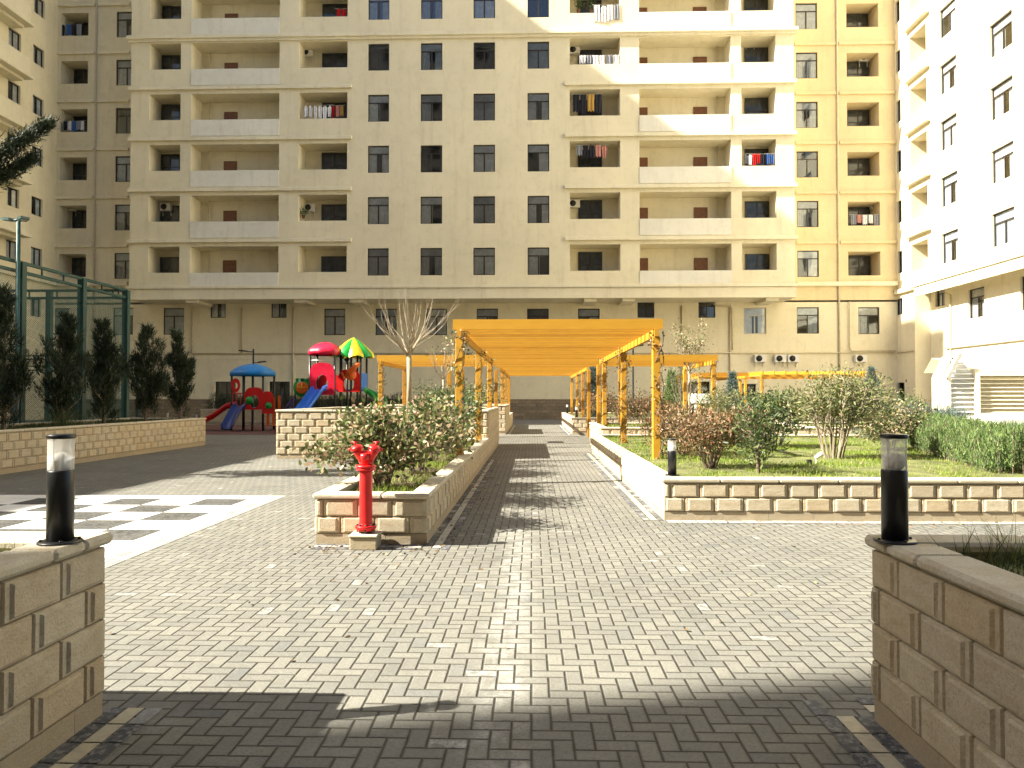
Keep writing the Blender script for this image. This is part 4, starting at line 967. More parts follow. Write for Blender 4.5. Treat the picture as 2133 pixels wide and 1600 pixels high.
# trees
def bare_tree(label, loc, th, H, spread, tw=70, r0=.06, leafn=0, leafmat='leaf_shrub', bark='bark_pale', tip=.35):
    t = thing('tree', label, 'tree', loc); g = MB(); g.tube([(0, 0, -.1), (.01, .01, th*.5), (0, 0, th)], [r0*1.15, r0, r0*.95], 10); g.build('trunk', bark, t)
    segs = []; tips = []
    nb = 8
    for q in range(nb):
        a = q*2*math.pi/nb+random.uniform(-.3, .3); l = (H-th)*random.uniform(.22, .32); tilt = random.uniform(.35, .8)
        e = Vector((math.cos(a)*math.sin(tilt), math.sin(a)*math.sin(tilt), math.cos(tilt)))*l; b = Vector((0, 0, th-random.uniform(0, .12)))
        segs.append(([b, b+e*.5+Vector((0, 0, .02)), b+e], [r0*.55, r0*.45, r0*.3])); 
        for k in range(int(tw/nb)):
            f = random.uniform(.35, 1); s_ = b+e*f; l2 = (H-th)*random.uniform(.35, .78)*(1.15-.25*f); a2 = a+random.uniform(-1.0, 1.0); ti = random.uniform(.05, tip)
            d2 = Vector((math.cos(a2)*math.sin(ti), math.sin(a2)*math.sin(ti), math.cos(ti))); bend = Vector((math.cos(a2), math.sin(a2), 0))*l2*random.uniform(.03, .12)*spread
            pts = [s_, s_+d2*l2*.35+bend, s_+d2*l2*.7+bend*1.3, s_+d2*l2+bend*1.1]
            segs.append((pts, [r0*.17, r0*.13, r0*.09, r0*.03]))
            for _ in range(1):
                b3 = pts[1].lerp(pts[2], random.random()); e3 = b3+(d2+Vector((random.uniform(-.5, .5), random.uniform(-.5, .5), random.uniform(-.1, .3))))*l2*.25; segs.append(([b3, e3], [r0*.07, r0*.03])); tips.append(e3)
            tips += pts[2:]
    stems_mesh(segs, 5).build('branches', bark, t)
    if leafn:
        T_ = np.array([tuple(random.choice(tips)) for _ in range(leafn)])+rng.normal(size=(leafn, 3))*.09
        link('foliage', np_mesh('foliage', leaves(T_, rng.normal(size=(leafn, 3))+np.array([0, 0, -.2]), .08, .04), 6, leafmat), t)
    return t
bare_tree('bare pruned tree with upright pale twigs, behind the leafy shrub', (-3.45, 20.6, PB-.1), 1.62, 3.85, 2.2, 40, .072, tip=.7)
bare_tree('slim bare young tree left of the main pergola', (-2.9, 24.0, PB-.1), 1.1, 2.7, 1.1, 24, .035, 60)
bare_tree('slender young tree with sparse dry leaves, right of the pergola', (5.75, 27.3, 0), 2.6, 4.6, .8, 60, .045, 800, 'leaf_shrub', tip=.3)
bare_tree('thin young tree with dry leaves beyond the wide pergola', (6.4, 31.0, 0), 1.0, 3.4, .9, 40, .03, 500, 'leaf_green')

def conifer(label, loc, H, R_, mat='needle_dark', leaders=9, tufts=420, per=26, nl=.16, nw=.022, group=None, tl=.28, bulge=.35, ragged=.35, cat='conifer'):
    """columnar juniper: several leaders, each set with flame-like tufts"""
    t = thing('conifer', label, cat, loc, group=group); segs = []; pos = []; dr = []
    segs.append(([(0, 0, -.1), (.02, 0, H*.5), (0, .01, H*.92)], [.06, .035, .01])); ld = [(Vector((0, 0, .05)), Vector((random.uniform(-.1, .1), random.uniform(-.1, .1), H)))]
    for q in range(leaders):
        a = random.uniform(0, 6.28); z0 = random.uniform(.03, .58)*H; top = min(H*.86, z0+H*random.uniform(.18, .36)); o = R_*random.uniform(.6, 1.15+ragged)*(1-.35*top/H)
        ld.append((Vector((0, 0, z0)), Vector((math.cos(a)*o, math.sin(a)*o, top)))); segs.append(([(0, 0, z0), (math.cos(a)*o*.8, math.sin(a)*o*.8, z0+(top-z0)*.45), (math.cos(a)*o, math.sin(a)*o, top*.97)], [.022, .014, .006]))
    for q in range(tufts):
        a, b = ld[0] if random.random() < .42 else random.choice(ld); f = random.random()**.8; p = a.lerp(b, f)
        if a.z > .1: p = Vector((b.x*min(1, f*1.7), b.y*min(1, f*1.7), p.z))
        zf = p.z/H; rr = R_*(math.sin(math.pi*min(1, (zf+bulge)/(1+bulge)))**.8)*(.50 if a.z < .1 else .16)*random.uniform(.1, 1)*(1+.5*math.sin(zf*23+a.x*3)); an = random.uniform(0, 6.28)
        o = Vector((math.cos(an), math.sin(an), 0)); p = p+o*rr; d = (o*.55+Vector((0, 0, 1.0))).normalized()
        k = per; s_ = rng.uniform(0, 1, (k, 1)); w_ = .055*(1-s_)+.012
        pos.append(np.array(p)+np.array(d)*s_*tl+rng.normal(size=(k, 3))*w_); dr.append(np.array(d)*1.1+rng.normal(size=(k, 3))*.32)
    stems_mesh(segs, 6).build('trunk', 'bark', t)
    link('foliage', np_mesh('foliage', needles(np.concatenate(pos), np.concatenate(dr), nl, nw), 3, mat), t); return t
gj = 'dark upright conifers in the shaded planter'
for lab, px, yb, ytop, Yc, r_ in (('tall dark conifer at the left edge, cut by the frame', 8, 880, 610, 17.2, .42), ('dark conifer with pale grass at its foot, in front of the court', 130, 880, 668, 19.6, .50),
                                  ('dark conifer with a long side branch reaching right', 216, 878, 682, 21.2, .50), ('ragged dark conifer with several pointed tops', 303, 876, 690, 23.2, .52),
                                  ('slim dark conifer nearest the end of the shaded planter', 375, 874, 700, 24.9, .36)):
    p = P(px, yb, Yc); H = P(px, ytop, Yc).z-PD+.05; conifer(lab, (p.x, Yc, PD-.08), H, r_, leaders=15 if r_ > .4 else 8, tufts=350, group=gj)
# the tall cedar just beyond the left edge: one branch reaches in
t = thing('cedar_tree', 'tall dark cedar beyond the left edge, one branch tip reaching in', 'conifer', (-12.9, 14.2, PD-.1))
g = MB(); g.tube([(0, 0, -.1), (0, .1, 3.5), (.1, .1, 7.5)], [.13, .1, .02], 8); pos = []; dr = []; segs = []
for q in range(70):
    z = random.uniform(2.0, 7.3); a = random.uniform(0, 6.28); l = (7.9-z)*.42*random.uniform(.6, 1)+.2
    if q == 0: z, a, l = 4.2, math.atan2(-.5, 2.4), 4.05
    if q == 1: z, a, l = 3.9, math.atan2(-.35, 2.4), 3.5
    if q > 1: l = min(l, .75)
    e = Vector((math.cos(a)*l, math.sin(a)*l, z+l*(.42 if q < 2 else .12))); b = Vector((0, .1, z)); m = b.lerp(e, .55)+Vector((0, 0, -.06)); segs.append(([b, m, e], [.03, .02, .006]))
    n = int(180*l*(7.0 if q < 2 else 1.3)); f = rng.uniform(.25, 1, (n, 1)); B, M, E = np.array(b), np.array(m), np.array(e); c = B*(1-f)**2+2*M*f*(1-f)+E*f**2
    pos.append(c+rng.normal(size=(n, 3))*(.05+.11*(1-f))); dr.append((E-B)/np.linalg.norm(E-B)*.9+rng.normal(size=(n, 3))*.6+np.array([0, 0, .35]))
g.build('trunk', 'bark', t); stems_mesh(segs, 5).build('branches', 'bark', t); link('foliage', np_mesh('foliage', needles(np.concatenate(pos), np.concatenate(dr), .13, .02), 3, 'needle_dark'), t)
def spruce(label, loc, H, R_, mat='needle_blue', n=230, group='blue green conifers'):
    t = thing('conifer', label, 'conifer', loc, group=group); segs = [([(0, 0, -.1), (0, 0, H*.95)], [.05, .01])]; pos = []; dr = []
    for q in range(n):
        z = H*(.04+.93*(q/n)**1.1); a = q*2.4; l = R_*(1-z/H)**.85*random.uniform(.75, 1.15)+.05; e = Vector((math.cos(a)*l, math.sin(a)*l, z+l*.28)); segs.append(([(0, 0, z), e], [.01, .004]))
        k = 26+int(60*l); f = rng.uniform(.2, 1.05, (k, 1)); pos.append(np.array([0, 0, z])*(1-f)+np.array(e)*f+rng.normal(size=(k, 3))*.045); dr.append(np.array([math.cos(a), math.sin(a), .5])*.6+rng.normal(size=(k, 3))*.6)
    stems_mesh(segs, 5).build('trunk', 'bark', t); link('foliage', np_mesh('foliage', needles(np.concatenate(pos), np.concatenate(dr), .11, .022), 3, mat), t)
for lab, px, Y, top, r_, m in (('small blue green conifer left of a far pergola post', 1526, 32, 773, .55, 'needle_blue'), ('tall blue green conifer before the right wing corner', 1816, 36, 762, .85, 'needle_blue'),
                               ('blue green conifer under the far pergola, right of the path', 1234, 36, 742, .5, 'needle_blue'), ('green conifer behind the right end of the wide pergola', 1398, 34, 770, .6, 'needle_rosemary')):
    p = P(px, 840, Y); spruce(lab, (p.x, Y, 0), P(px, top, Y).z, r_, m)

def hedge(label, path, wdt, H, mat='needle_rosemary', dens=420, name='hedge', cat='hedge', nl=.09, kind=None, z=0, var=.14, upd=1.3):
    o = None; V = []; path = [Vector(p) for p in path]; tot = sum((b-a).length for a, b in zip(path, path[1:]))
    n = int(tot*dens*wdt); segs = []
    for a, b in zip(path, path[1:]):
        m = int(n*(b-a).length/tot); d = (b-a).normalized(); s_ = Vector((-d.y, d.x, 0))
        for q in range(m):
            f = random.random(); w_ = random.uniform(-.5, .5)*wdt; h = H*(1-var*random.random()-.35*(abs(w_)/wdt*2)**3)*(1+.10*math.sin(f*(b-a).length*5+w_*3)); p = a.lerp(b, f)+s_*w_
            tp = p+Vector((random.gauss(0, .05), random.gauss(0, .05), h)); k = 15; s = rng.uniform(.15, 1, (k, 1)); pos = np.array(p)*(1-s)+np.array(tp)*s+rng.normal(size=(k, 3))*.022
            dd = np.array([0, 0, upd])+rng.normal(size=(k, 3))*.5; V.append(needles(pos, dd, nl, .014).reshape(-1, 3))
            if q % 5 == 0: segs.append(([p, tp], [.005, .003]))
    t = thing(name, label, cat, (0, 0, z)); link('foliage', np_mesh('foliage', np.concatenate(V), 3, mat), t); stems_mesh(segs, 4).build('stems', 'bark', t); return t
hedge('feathery green rosemary hedge, in front of the louvred vent house', [(10.0, 19.0, 0), (9.0, 16.4, 0), (7.4, 11.1, 0), (9.6, 10.85, 0), (10.4, 14.5, 0)], 1.2, .72, z=PC-.1, dens=520)
hedge('grey green loose shrub mass at the far end of the rosemary hedge', [(9.0, 20.6, 0), (11.6, 20.4, 0)], 1.7, .95, mat='needle_blue', z=PC-.1, dens=300, nl=.12)
hedge('dark clipped hedge along the building, behind the playground', [(-19.8, 45, 0), (-7.9, 45, 0)], 1.3, 1.15, mat='needle_dark', z=.75, dens=150, nl=.16, var=.25)
hedge('dark clipped hedge in the low planter behind the white canopy', [(8.6, 38.5, 0), (13.2, 38.5, 0)], 1.1, 1.05, mat='needle_dark', z=.0, dens=200, nl=.14)
def vine(label, x, y, z0, z1, n=420, r_=.12, mat='leaf_red'):
    t = thing('climbing_vine', label, 'vine', (x, y, z0)); H = z1-z0; g = MB(); K = 3; cs = []
    for k in range(K):
        pts = [(math.cos(q*.9+k*2)*.10, math.sin(q*.9+k*2)*.10, H*q/12) for q in range(13)]; g.tube(pts, .008, 5); cs += pts
    g.build('stems', 'bark', t)
    cl = [(random.random()**.9*H, random.uniform(0, 6.28)) for _ in range(26)]; pos = []
    for q in range(n):
        zc, a = random.choice(cl); pos.append((math.cos(a)*r_+random.gauss(0, .05), math.sin(a)*r_+random.gauss(0, .05), max(0, min(H, zc+random.gauss(0, .07)))))
    link('foliage', np_mesh('foliage', leaves(np.array(pos), rng.normal(size=(n, 3))+np.array([0, 0, -.3]), .06, .032), 6, mat), t)
zp = 2.9
for lab, x, y, z0, n in (('dry vine climbing the front left post of the main pergola', A0, 13.95, PA-.1, 520), ('dry reddish vine on the front right post of the main pergola', A1+.05, 13.95, .45, 620),
                         ('dry vine on the second right post of the main pergola', A1, 18.9, .45, 620), ('dry vine on the third right post of the main pergola', A1, 23.9, .7, 520), ('dry vine on the second left post of the main pergola', A0, 18.9, PA-.1, 420),
                         ('dry vine on the third left post of the main pergola', A0, 23.9, PB-.1, 420), ('thick vine on the right end post of the wide pergola', tx1, 25.7, .6, 320), ('vine on the inner right post of the wide pergola', 4.3, 25.7, .6, 420),
                         ('vine on the left end post of the wide pergola', tx0, 25.7, 1.2, 240), ('vine on the first left post of the far pergola section', A0, 34, 1.3, 480), ('vine on the first right post of the far pergola section', A1, 34, .7, 480),
                         ('vine on the middle right post of the far pergola section', A1, 38.3, .7, 420), ('vine on the front left post of the far low pergola', 12.8, 41.6, 0, 420)):
    vine(lab, x, y, z0, zp, int(n*.6), r_=.12 if y < 30 else .2, mat='leaf_red' if x > 0 else 'leaf_shrub')

def grass(label, area, n, z, mat='grass', h=.06, wdt=.009, holes=None, name='grass', patch=True):
    x0, x1, y0, y1 = area; X = rng.uniform(x0, x1, n); Y = rng.uniform(y0, y1, n)
    if patch:
        k = np.sin(X*2.3+1.1)*np.sin(Y*1.9+.3)+.6*np.sin(X*5.1+Y*3.3); keep = rng.uniform(0, 1, n) < .62+.42*k; X, Y = X[keep], Y[keep]
    m = len(X); pos = np.stack([X, Y, np.full(m, z-.02)], 1); d = np.stack([rng.normal(size=m)*.38, rng.normal(size=m)*.38, np.ones(m)], 1)
    hh = h*rng.uniform(.5, 1.5, m)*(1+.35*np.sin(X*1.7+Y*.9)*np.sin(Y*2.6)); V = needles(pos, d, hh, wdt*1.0); link(name, np_mesh(name, V, 3, mat), None, label, 'grass', None, 'stuff')
grass('bright short lawn grass in the long low planter, right of the path', (1.95, 12.2, 10.2, 21.8), 150000, PC-.085, h=.055, wdt=.013)
grass('short grass in the far planter under the pergola edge', (2.2, 8.5, 22.2, 26), 12000, PF-.085, h=.07, wdt=.02)
grass('patchy grass strip under the leafy shrubs, in the hydrant planter', (-2.2, -1.42, 8.6, 19.5), 9000, PA-.085, h=.08, wdt=.012)
grass('dark rough grass in the left foreground planter', (-6, -2.45, -1, 3.62), 26000, PL-.09, 'grass_dark', .06, .006)
grass('dark rough grass in the right foreground planter', (1.98, 6.2, -1, 3.64), 30000, PR-.09, 'grass_dark', .075, .006)
grass('dark grass under the conifers, in the shaded planter', (-13.9, -11.6, 9.2, 25.2), 30000, PD-.085, 'grass_dark', .09, .014)
def tuft(label, x, y, z, n, h, mat='grass_dark', s=.05, name='grass_tuft'):
    pos = np.stack([rng.normal(size=n)*s+x, rng.normal(size=n)*s+y, np.full(n, z)], 1); d = np.stack([rng.normal(size=n)*.5, rng.normal(size=n)*.5, np.ones(n)], 1)
    link(name, np_mesh(name, needles(pos, d, h, .006), 3, mat), None, label, 'grass tuft')
tuft('ragged grass tuft rising above the coping, in the right foreground planter', 2.18, 3.5, PR-.1, 70, .22, s=.09); tuft('dry wispy grass tuft behind the right foreground bollard', 2.32, 3.66, PR-.1, 34, .26, 'grass', .05)
tuft('grass tuft poking above the coping, in the left foreground planter', -2.58, 3.42, PL-.1, 60, .15, s=.10)
p = P(130, 870, 18.9); tuft('pale dry grass clump at the foot of a dark conifer', p.x, 18.9, PD-.1, 420, .6, 'grass_dark', .2)

# ------------------------------------------------------------------ garden spotlight on the lawn
p = G(1700, 968, PC-.1); t = thing('garden_spotlight', 'small white and black garden spotlight on the lawn, under the big shrub', 'spotlight', (p.x, p.y, PC-.1))
MB().tube([(0, 0, -.03), (0, 0, .12)], .012, 8).build('stake', 'white_plastic', t); MB().tube([(-.02, 0, .11), (.05, -.03, .17), (.09, -.05, .2)], [.03, .04, .045], 12).build('lamp_head', 'white_plastic', t)
MB().box(-.16, -.08, -.04, .04, -.02, .09, bev=.01).build('junction_box', 'black_metal', t)
# white sloped canopy by the far plaza
p0, p1 = P(1446, 838, 33), P(1498, 838, 33); t = thing('canopy_shelter', 'small white shelter with a sloping top, beyond the lawn', 'shelter', (p0.x, 33, 0)); W_ = p1.x-p0.x
zt, zb_ = P(1470, 820, 33).z, P(1470, 840, 33).z; g = MB(); g.prism([(0, zb_), (W_, zb_), (W_*.93, zt), (W_*.07, zt)], lambda a, b, d: (a, d*(1), b), 0, .9); g.build('roof', 'white_paint', t)
for x in (.05, W_-.17): MB().box(x, x+.12, .05, .17, 0, zb_-.002).build('post', 'white_paint', t)
MB().box(.2, W_-.2, .2, .8, 0, .45, bev=.02).build('bench', 'white_paint', t)
# low stone garden wall in front of the plaza
t = thing('railing', 'low pale railing beside the white shelter', 'railing', (P(1500, 850, 34).x, 34, 0)); L = 3.0; g = MB(); g.box(0, L, -.03, .03, 1.12, 1.2); g.build('top_rail', 'frame_pale', t)
for q in range(4): MB().box(q*L/3-.025, q*L/3+.025, -.025, .025, 0, 1.118).build('post', 'frame_pale', t)
# brown stepped wall right of it
p0 = P(1583, 836, 38); t = thing('brick_wall', 'brown brick wall beyond the lawn, left of the big shrub', 'wall', (p0.x, 38, 0)); MB().box(0, 7, 0, .3, 0, P(1590, 834, 38).z).build('wall', 'cladding', t); MB().box(-.05, 7.05, -.05, .35, P(1590, 834, 38).z+.002, P(1590, 834, 38).z+.08).build('coping', 'coping_stone', t)

# ------------------------------------------------------------------ street lamps
def lamp(label, p, H, arms, pole='black_metal', r_=.045):
    t = thing('street_lamp', label, 'street lamp', p); MB().lathe([(.12, 0), (.12, .02), (r_*1.2, .03), (r_, H)], n=12).build('pole', pole, t)
    for dx, dy, z, l in arms:
        g = MB(); g.tube([(0, 0, z), (dx*l*.5, dy*l*.5, z+.02)], .025, 8); g.build('arm', pole, t)
        g = MB(); s = Vector((dx, dy, 0)); n = Vector((-dy, dx, 0))*.12; a = s*l*.45; b = s*l; vs_ = []
        for c in (a, b):
            for sg, dz in ((-1, 0), (1, 0), (1, .07), (-1, .07)): q = c+n*sg; vs_.append((q.x, q.y, z+dz+(.04 if c is b else 0)))
        g.add(vs_, [(3, 2, 1, 0), (4, 5, 6, 7), (0, 1, 5, 4), (1, 2, 6, 5), (2, 3, 7, 6), (3, 0, 4, 7)]); g.build('lamp_head', pole, t)
        q0, q1 = s*l*.55, s*l*.95; MB().quad((q0.x-n.x*.7, q0.y-n.y*.7, z+.006), (q0.x+n.x*.7, q0.y+n.y*.7, z+.006), (q1.x+n.x*.7, q1.y+n.y*.7, z+.03), (q1.x-n.x*.7, q1.y-n.y*.7, z+.03)).build('lens', 'white_plastic', t)
p = P(527, 860, 41); lamp('black twin headed lamp post behind the blue roofed play tower', (p.x, 41, 0), P(527, 727, 41).z, [(-1, 0, P(527, 733, 41).z, .8), (1, 0, P(527, 756, 41).z, .7)])
p = P(1319, 860, 36); lamp('dark lamp post behind the main pergola, right of the path', (p.x, 36, 0), P(1319, 722, 36).z, [(-.5, -.87, P(1319, 722, 36).z, .6), (1, 0, P(1319, 722, 36).z, .5)])
p = P(34, 860, 19.9); lamp('green lamp post above the corner of the sports court', (p.x, 19.9, 0), P(34, 462, 19.9).z, [(-.9, .43, P(34, 458, 19.9).z, .62), (.9, -.43, P(34, 462, 19.9).z, .3)], 'green_metal', .05)

# ------------------------------------------------------------------ sports court fence
t = thing('sports_court_fence', 'tall green steel frame fence with wire netting, round the sports court', 'fence', (-14.3, 25.6, 0))
FX, FY, HT = 0, 0, 5.42
for y in (0, -2.55, -5.35, -8.2, -11): MB().box(-.10, .10, y-.09, y+.09, 0, HT).build('post', 'green_metal', t)
for x in (-2.75, -5.6, -8.4, -11.2, -14): MB().box(x-.09, x+.09, -.08, .08, 0, HT).build('post', 'green_metal', t)
for z in (HT, HT-.26):
    MB().box(-.05, .05, -14, .0, z-.04, z+.04).build('rail', 'green_metal', t); MB().box(-14, 0, -.05, .05, z-.04, z+.04).build('rail', 'green_metal', t)
g = MB()
for q in range(14): g.box(-.02, .02, -.5-q, -.46-q, HT-.22, HT-.04); g.box(-.5-q, -.46-q, -.02, .02, HT-.22, HT-.04)
g.build('rail_spacer', 'green_metal', t)
MB().quad((.0, -14, .05), (0, -.1, .05), (0, -.1, HT-.3), (0, -14, HT-.3)).build('netting', 'chain_link', t); MB().quad((-14, 0, .05), (-.1, 0, .05), (-.1, 0, HT-.3), (-14, 0, HT-.3)).build('netting', 'chain_link', t)
t = thing('court_barrier', 'low green double rail barrier at the far end of the sports court', 'barrier', (-29, 36, 0))
for z in (3.0, 3.2, 3.55, 3.72): MB().box(0, 9.5, -.035, .035, z-.03, z+.03).build('rail', 'green_metal', t)
for x in (0, 3.2, 6.4, 9.5): MB().box(x-.06, x+.06, -.06, .06, 0, 3.78).build('post', 'green_metal', t)
MB().quad((0, .0, .05), (9.5, 0, .05), (9.5, 0, 3), (0, 0, 3)).build('netting', 'chain_link', t)

# ------------------------------------------------------------------ play towers
def dome(g, c, r_, h, n=4, mi=0, rot=math.pi/4, sk=.16, sub=6):
    """scalloped play tower roof"""
    N = n*6; prof = [(0.04, h), (.30, h*.93), (.62, h*.66), (.88, h*.30), (1.0, 0), (1.02, -sk), (.97, -sk)]; vs_ = []
    for f, z in prof:
        for q in range(N):
            a = 2*math.pi*q/N+rot; k = math.cos(math.pi/n)/math.cos(((a-rot) % (2*math.pi/n))-math.pi/n) if n == 4 else 1
            m = 1-.05*abs(math.sin(n*(a-rot)))*f; vs_.append((c[0]+math.cos(a)*r_*f*m*(.6+.4*k), c[1]+math.sin(a)*r_*f*m*(.6+.4*k), c[2]+z))
    fs = [(i*N+q, i*N+(q+1) % N, (i+1)*N+(q+1) % N, (i+1)*N+q) for i in range(len(prof)-1) for q in range(N)]; fs.append(tuple(range(N))); g.add(vs_, fs, mi, True)
def slide(t, pts, wd, mat, name='slide'):
    """an open chute: floor and two raised lips that follow the path"""
    pts = [Vector(p) for p in pts]; vs_ = []; pr = [(-wd/2-.06, .20), (-wd/2-.01, .22), (-wd/2+.04, .05), (0, 0), (wd/2-.04, .05), (wd/2+.01, .22), (wd/2+.06, .20), (wd/2+.02, -.03), (0, -.06), (-wd/2-.02, -.03)]
    for i, p in enumerate(pts):
        d = (pts[min(i+1, len(pts)-1)]-pts[max(i-1, 0)]); h = Vector((d.x, d.y, 0)).normalized(); s_ = Vector((-h.y, h.x, 0))
        for a, b in pr: q = p+s_*a; vs_.append((q.x, q.y, q.z+b))
    n = len(pr); fs = [(i*n+q, i*n+(q+1) % n, (i+1)*n+(q+1) % n, (i+1)*n+q) for i in range(len(pts)-1) for q in range(n)]; fs += [tuple(range(n)), tuple((len(pts)-1)*n+q for q in range(n))]
    MB().add(vs_, fs, 0, True).build(name, mat, t)
def panel(t, x0, x1, y, z0, z1, mat, kind='arch', name='panel', rz=0):
    """play panel with a cut-out, facing -Y"""
    g = MB(); n = 16; w_, h_ = x1-x0, z1-z0; cx, cz = (x0+x1)/2, z0+h_*.48; rr = min(w_, h_)*.30; out = []; inn = []; n = 28; cz = z0+h_*.36 if kind == 'arch' else cz
    for q in range(n):
        a = 2*math.pi*q/n+math.pi/n; c, s = math.cos(a), math.sin(a); k = 1/max(abs(c), abs(s)); ox, oz = c*k*w_/2, s*k*h_/2
        if kind == 'arch' and s > 0: k = (abs(c)**3.2+abs(s)**3.2)**(-1/3.2); ox, oz = c*k*w_/2, s*k*h_/2
        if kind == 'round': ox, oz = c*w_/2, s*h_/2
        out.append((cx+ox, (z0+z1)/2+oz)); inn.append((cx+c*rr*.8, cz+s*rr*1.15))
    vs_ = [(p[0], y, p[1]) for p in out]+[(p[0], y, p[1]) for p in inn]+[(p[0], y+.05, p[1]) for p in out]+[(p[0], y+.05, p[1]) for p in inn]; fs = []
    for q in range(n):
        r2 = (q+1) % n; fs += [(q, r2, n+r2, n+q), (2*n+q, 3*n+q, 3*n+r2, 2*n+r2), (q, 2*n+q, 2*n+r2, r2), (n+q, n+r2, 3*n+r2, 3*n+q)]
    g.add(vs_, fs); return g.build(name, mat, t)
def zpx(py, Y, px=600): return P(px, py, Y).z
# blue roofed tower, shaded
Y = 37.0; X = lambda px, Y=Y: P(px, 850, Y).x
x0, x1 = X(493), X(562); t = thing('play_tower', 'small play tower with a blue dome roof and red slide', 'play tower', ((x0+x1)/2, Y, 0), group='play towers'); hw = (x1-x0)/2; zr = zpx(776, Y); zd = 1.15
for sx in (-1, 1):
    for sy in (-1, 1): MB().lathe([(.055, 0), (.055, zr)], (sx*(hw-.06), sy*(hw-.06), 0), 12).build('post', 'black_metal', t)
for sx in (-.25, .3): MB().lathe([(.045, 0), (.045, zr)], (sx*hw, -hw+.06, 0), 10).build('post', 'black_metal', t)
g = MB(); dome(g, (0, 0, zr), hw*1.42, zpx(758, Y)-zr, 4, sk=.18, rot=math.pi/4); g.build('roof', 'p_sky', t); MB().box(-hw, hw, -hw, hw, zd-.08, zd, bev=.01).build('deck', 'p_purple', t)
slide(t, [(-hw-.0, -.3, zd+.08), (-hw-.35, -.35, zd-.02), (-hw-1.0, -.45, zd*.55), (-hw-1.65, -.55, .32), (-hw-2.0, -.6, .2), (-hw-2.3, -.62, .18)], .5, 'p_red')
slide(t, [(-.3, -hw, zd+.05), (-.38, -hw-.3, zd-.1), (-.5, -hw-.8, .45), (-.55, -hw-1.1, .14)], .5, 'p_navy')
panel(t, -hw+.05, -.35, -hw, zd+.75, zd+1.45, 'p_red', 'round'); panel(t, -.1, hw, -hw-.03, zd-.1, zd+1.0, 'p_red', 'arch')
g = MB(); g.box(-hw, -.2, -hw+.02, -hw+.06, zd+.68, zd+.73); g.box(-hw, -.2, -hw+.02, -hw+.06, zd+.05, zd+.1); 
for q in range(4): g.box(-hw+.1+q*.2, -hw+.13+q*.2, -hw+.025, -hw+.055, zd+.1, zd+.68)
g.build('railing', 'p_red', t)
x2 = X(600)-(x0+x1)/2
g = MB(); g.box(hw+.05, x2, -hw, -hw+.05, .9, 1.05); [g.box(hw+.15+q*.28, hw+.27+q*.28, -hw-.02, -hw+.06, .25, 1.75-.1*(q % 2)) for q in range(3)]; g.build('climbing_bridge', 'p_orange', t)
panel(t, hw-.05, hw+.5, -hw-.1, .85, 1.95, 'p_red', 'arch'); MB().lathe([(.05, 0), (.05, 2.1)], (x2, -hw, 0), 10).build('post', 'black_metal', t)
g = MB()
for a, b, r_ in ((hw+.3, 1.25, .16), (-.15+hw*.4, 1.5, .2)): g.lathe([(r_, 0), (r_, .03)], (a, -hw-.14, b), 16, axis=(0, -1, 0))
g.build('disc', 'p_green', t)
# red and green roofed towers, sunlit
Y = 36.4; X = lambda px, Y=Y: P(px, 850, Y).x
x0, x1, x2 = X(653), X(704), X(752); bx = x0; t = thing('play_tower', 'big play tower with red and yellow green roofs, blue slide and green spiral slide', 'play tower', (bx, Y, 0), group='play towers')
z1r, z2r = zpx(732, Y), zpx(738, Y+.6); hw = (x1-x0)/2; zd = 1.55
cxs = [(x0+x1)/2-bx, (x1+x2)/2-bx]; zd = 2.02
for sx in (0, x1-bx, ): 
    for sy in (-hw, hw): MB().lathe([(.055, 0), (.055, z1r)], (sx, sy, 0), 12).build('post', 'black_metal', t)
for sx in (x1-bx+.15, (x1+x2)/2-bx+.1, x2-bx):
    for sy in (-hw+.5, hw+.6): MB().lathe([(.055, 0), (.055, z2r)], (sx, sy, 0), 12).build('post', 'black_metal', t)
g = MB(); dome(g, (cxs[0], 0, z1r), hw*1.55, zpx(713, Y)-z1r, 4, sk=.2); g.build('roof', 'p_crimson', t, 'crimson scalloped roof')
g = MB(); N = 8; c = (cxs[1]+.05, .6, z2r); r_ = hw*1.5; h_ = zpx(703, Y+.6)-z2r; prof = [(0, h_), (.35, h_*.78), (.7, h_*.42), (1.0, .05), (1.05, -.12)]
for q in range(N):
    vs_ = []; m = 6
    for f, z in prof:
        for s_ in range(m+1):
            a = 2*math.pi*(q+s_/m)/N; k = 1+.10*f*math.sin(math.pi*s_/m); vs_.append((c[0]+math.cos(a)*r_*f*k, c[1]+math.sin(a)*r_*f*k, c[2]+z-(.10*f*(1-math.sin(math.pi*s_/m)))))
    g.add(vs_, [(i*(m+1)+s_, i*(m+1)+s_+1, (i+1)*(m+1)+s_+1, (i+1)*(m+1)+s_) for i in range(len(prof)-1) for s_ in range(m)], q % 2, True)
g.build('roof', ['p_yellow', 'p_green'], t, 'yellow and green petalled roof')
MB().box(0, x1-bx, -hw, hw, zd-.08, zd).build('deck', 'p_purple', t); MB().box(x1-bx+.02, x2-bx, -hw+.5, hw+.6, zd-.05, zd+.03).build('deck', 'p_purple', t)
panel(t, .0, x1-bx-.0, -hw-.06, zd-.25, zpx(757, Y), 'p_crimson', 'arch', 'arch_panel'); panel(t, x1-bx+.05, x2-bx-.02, -hw+.42, zd-.1, zd+1.02, 'p_red', 'arch', 'panel'); panel(t, .04, x1-bx-.04, hw+.05, zd-.05, zd+.8, 'p_red', 'arch', 'panel')
MB().box(x2-bx-.02, x2-bx+.04, -hw+.5, hw+.55, zd, zd+.85, bev=.02).build('side_panel', 'p_blue', t); MB().tube([(0, -hw, zd+1.45), (x1-bx, -hw, zd+1.45)], .03, 8).build('cross_bar', 'white_plastic', t)
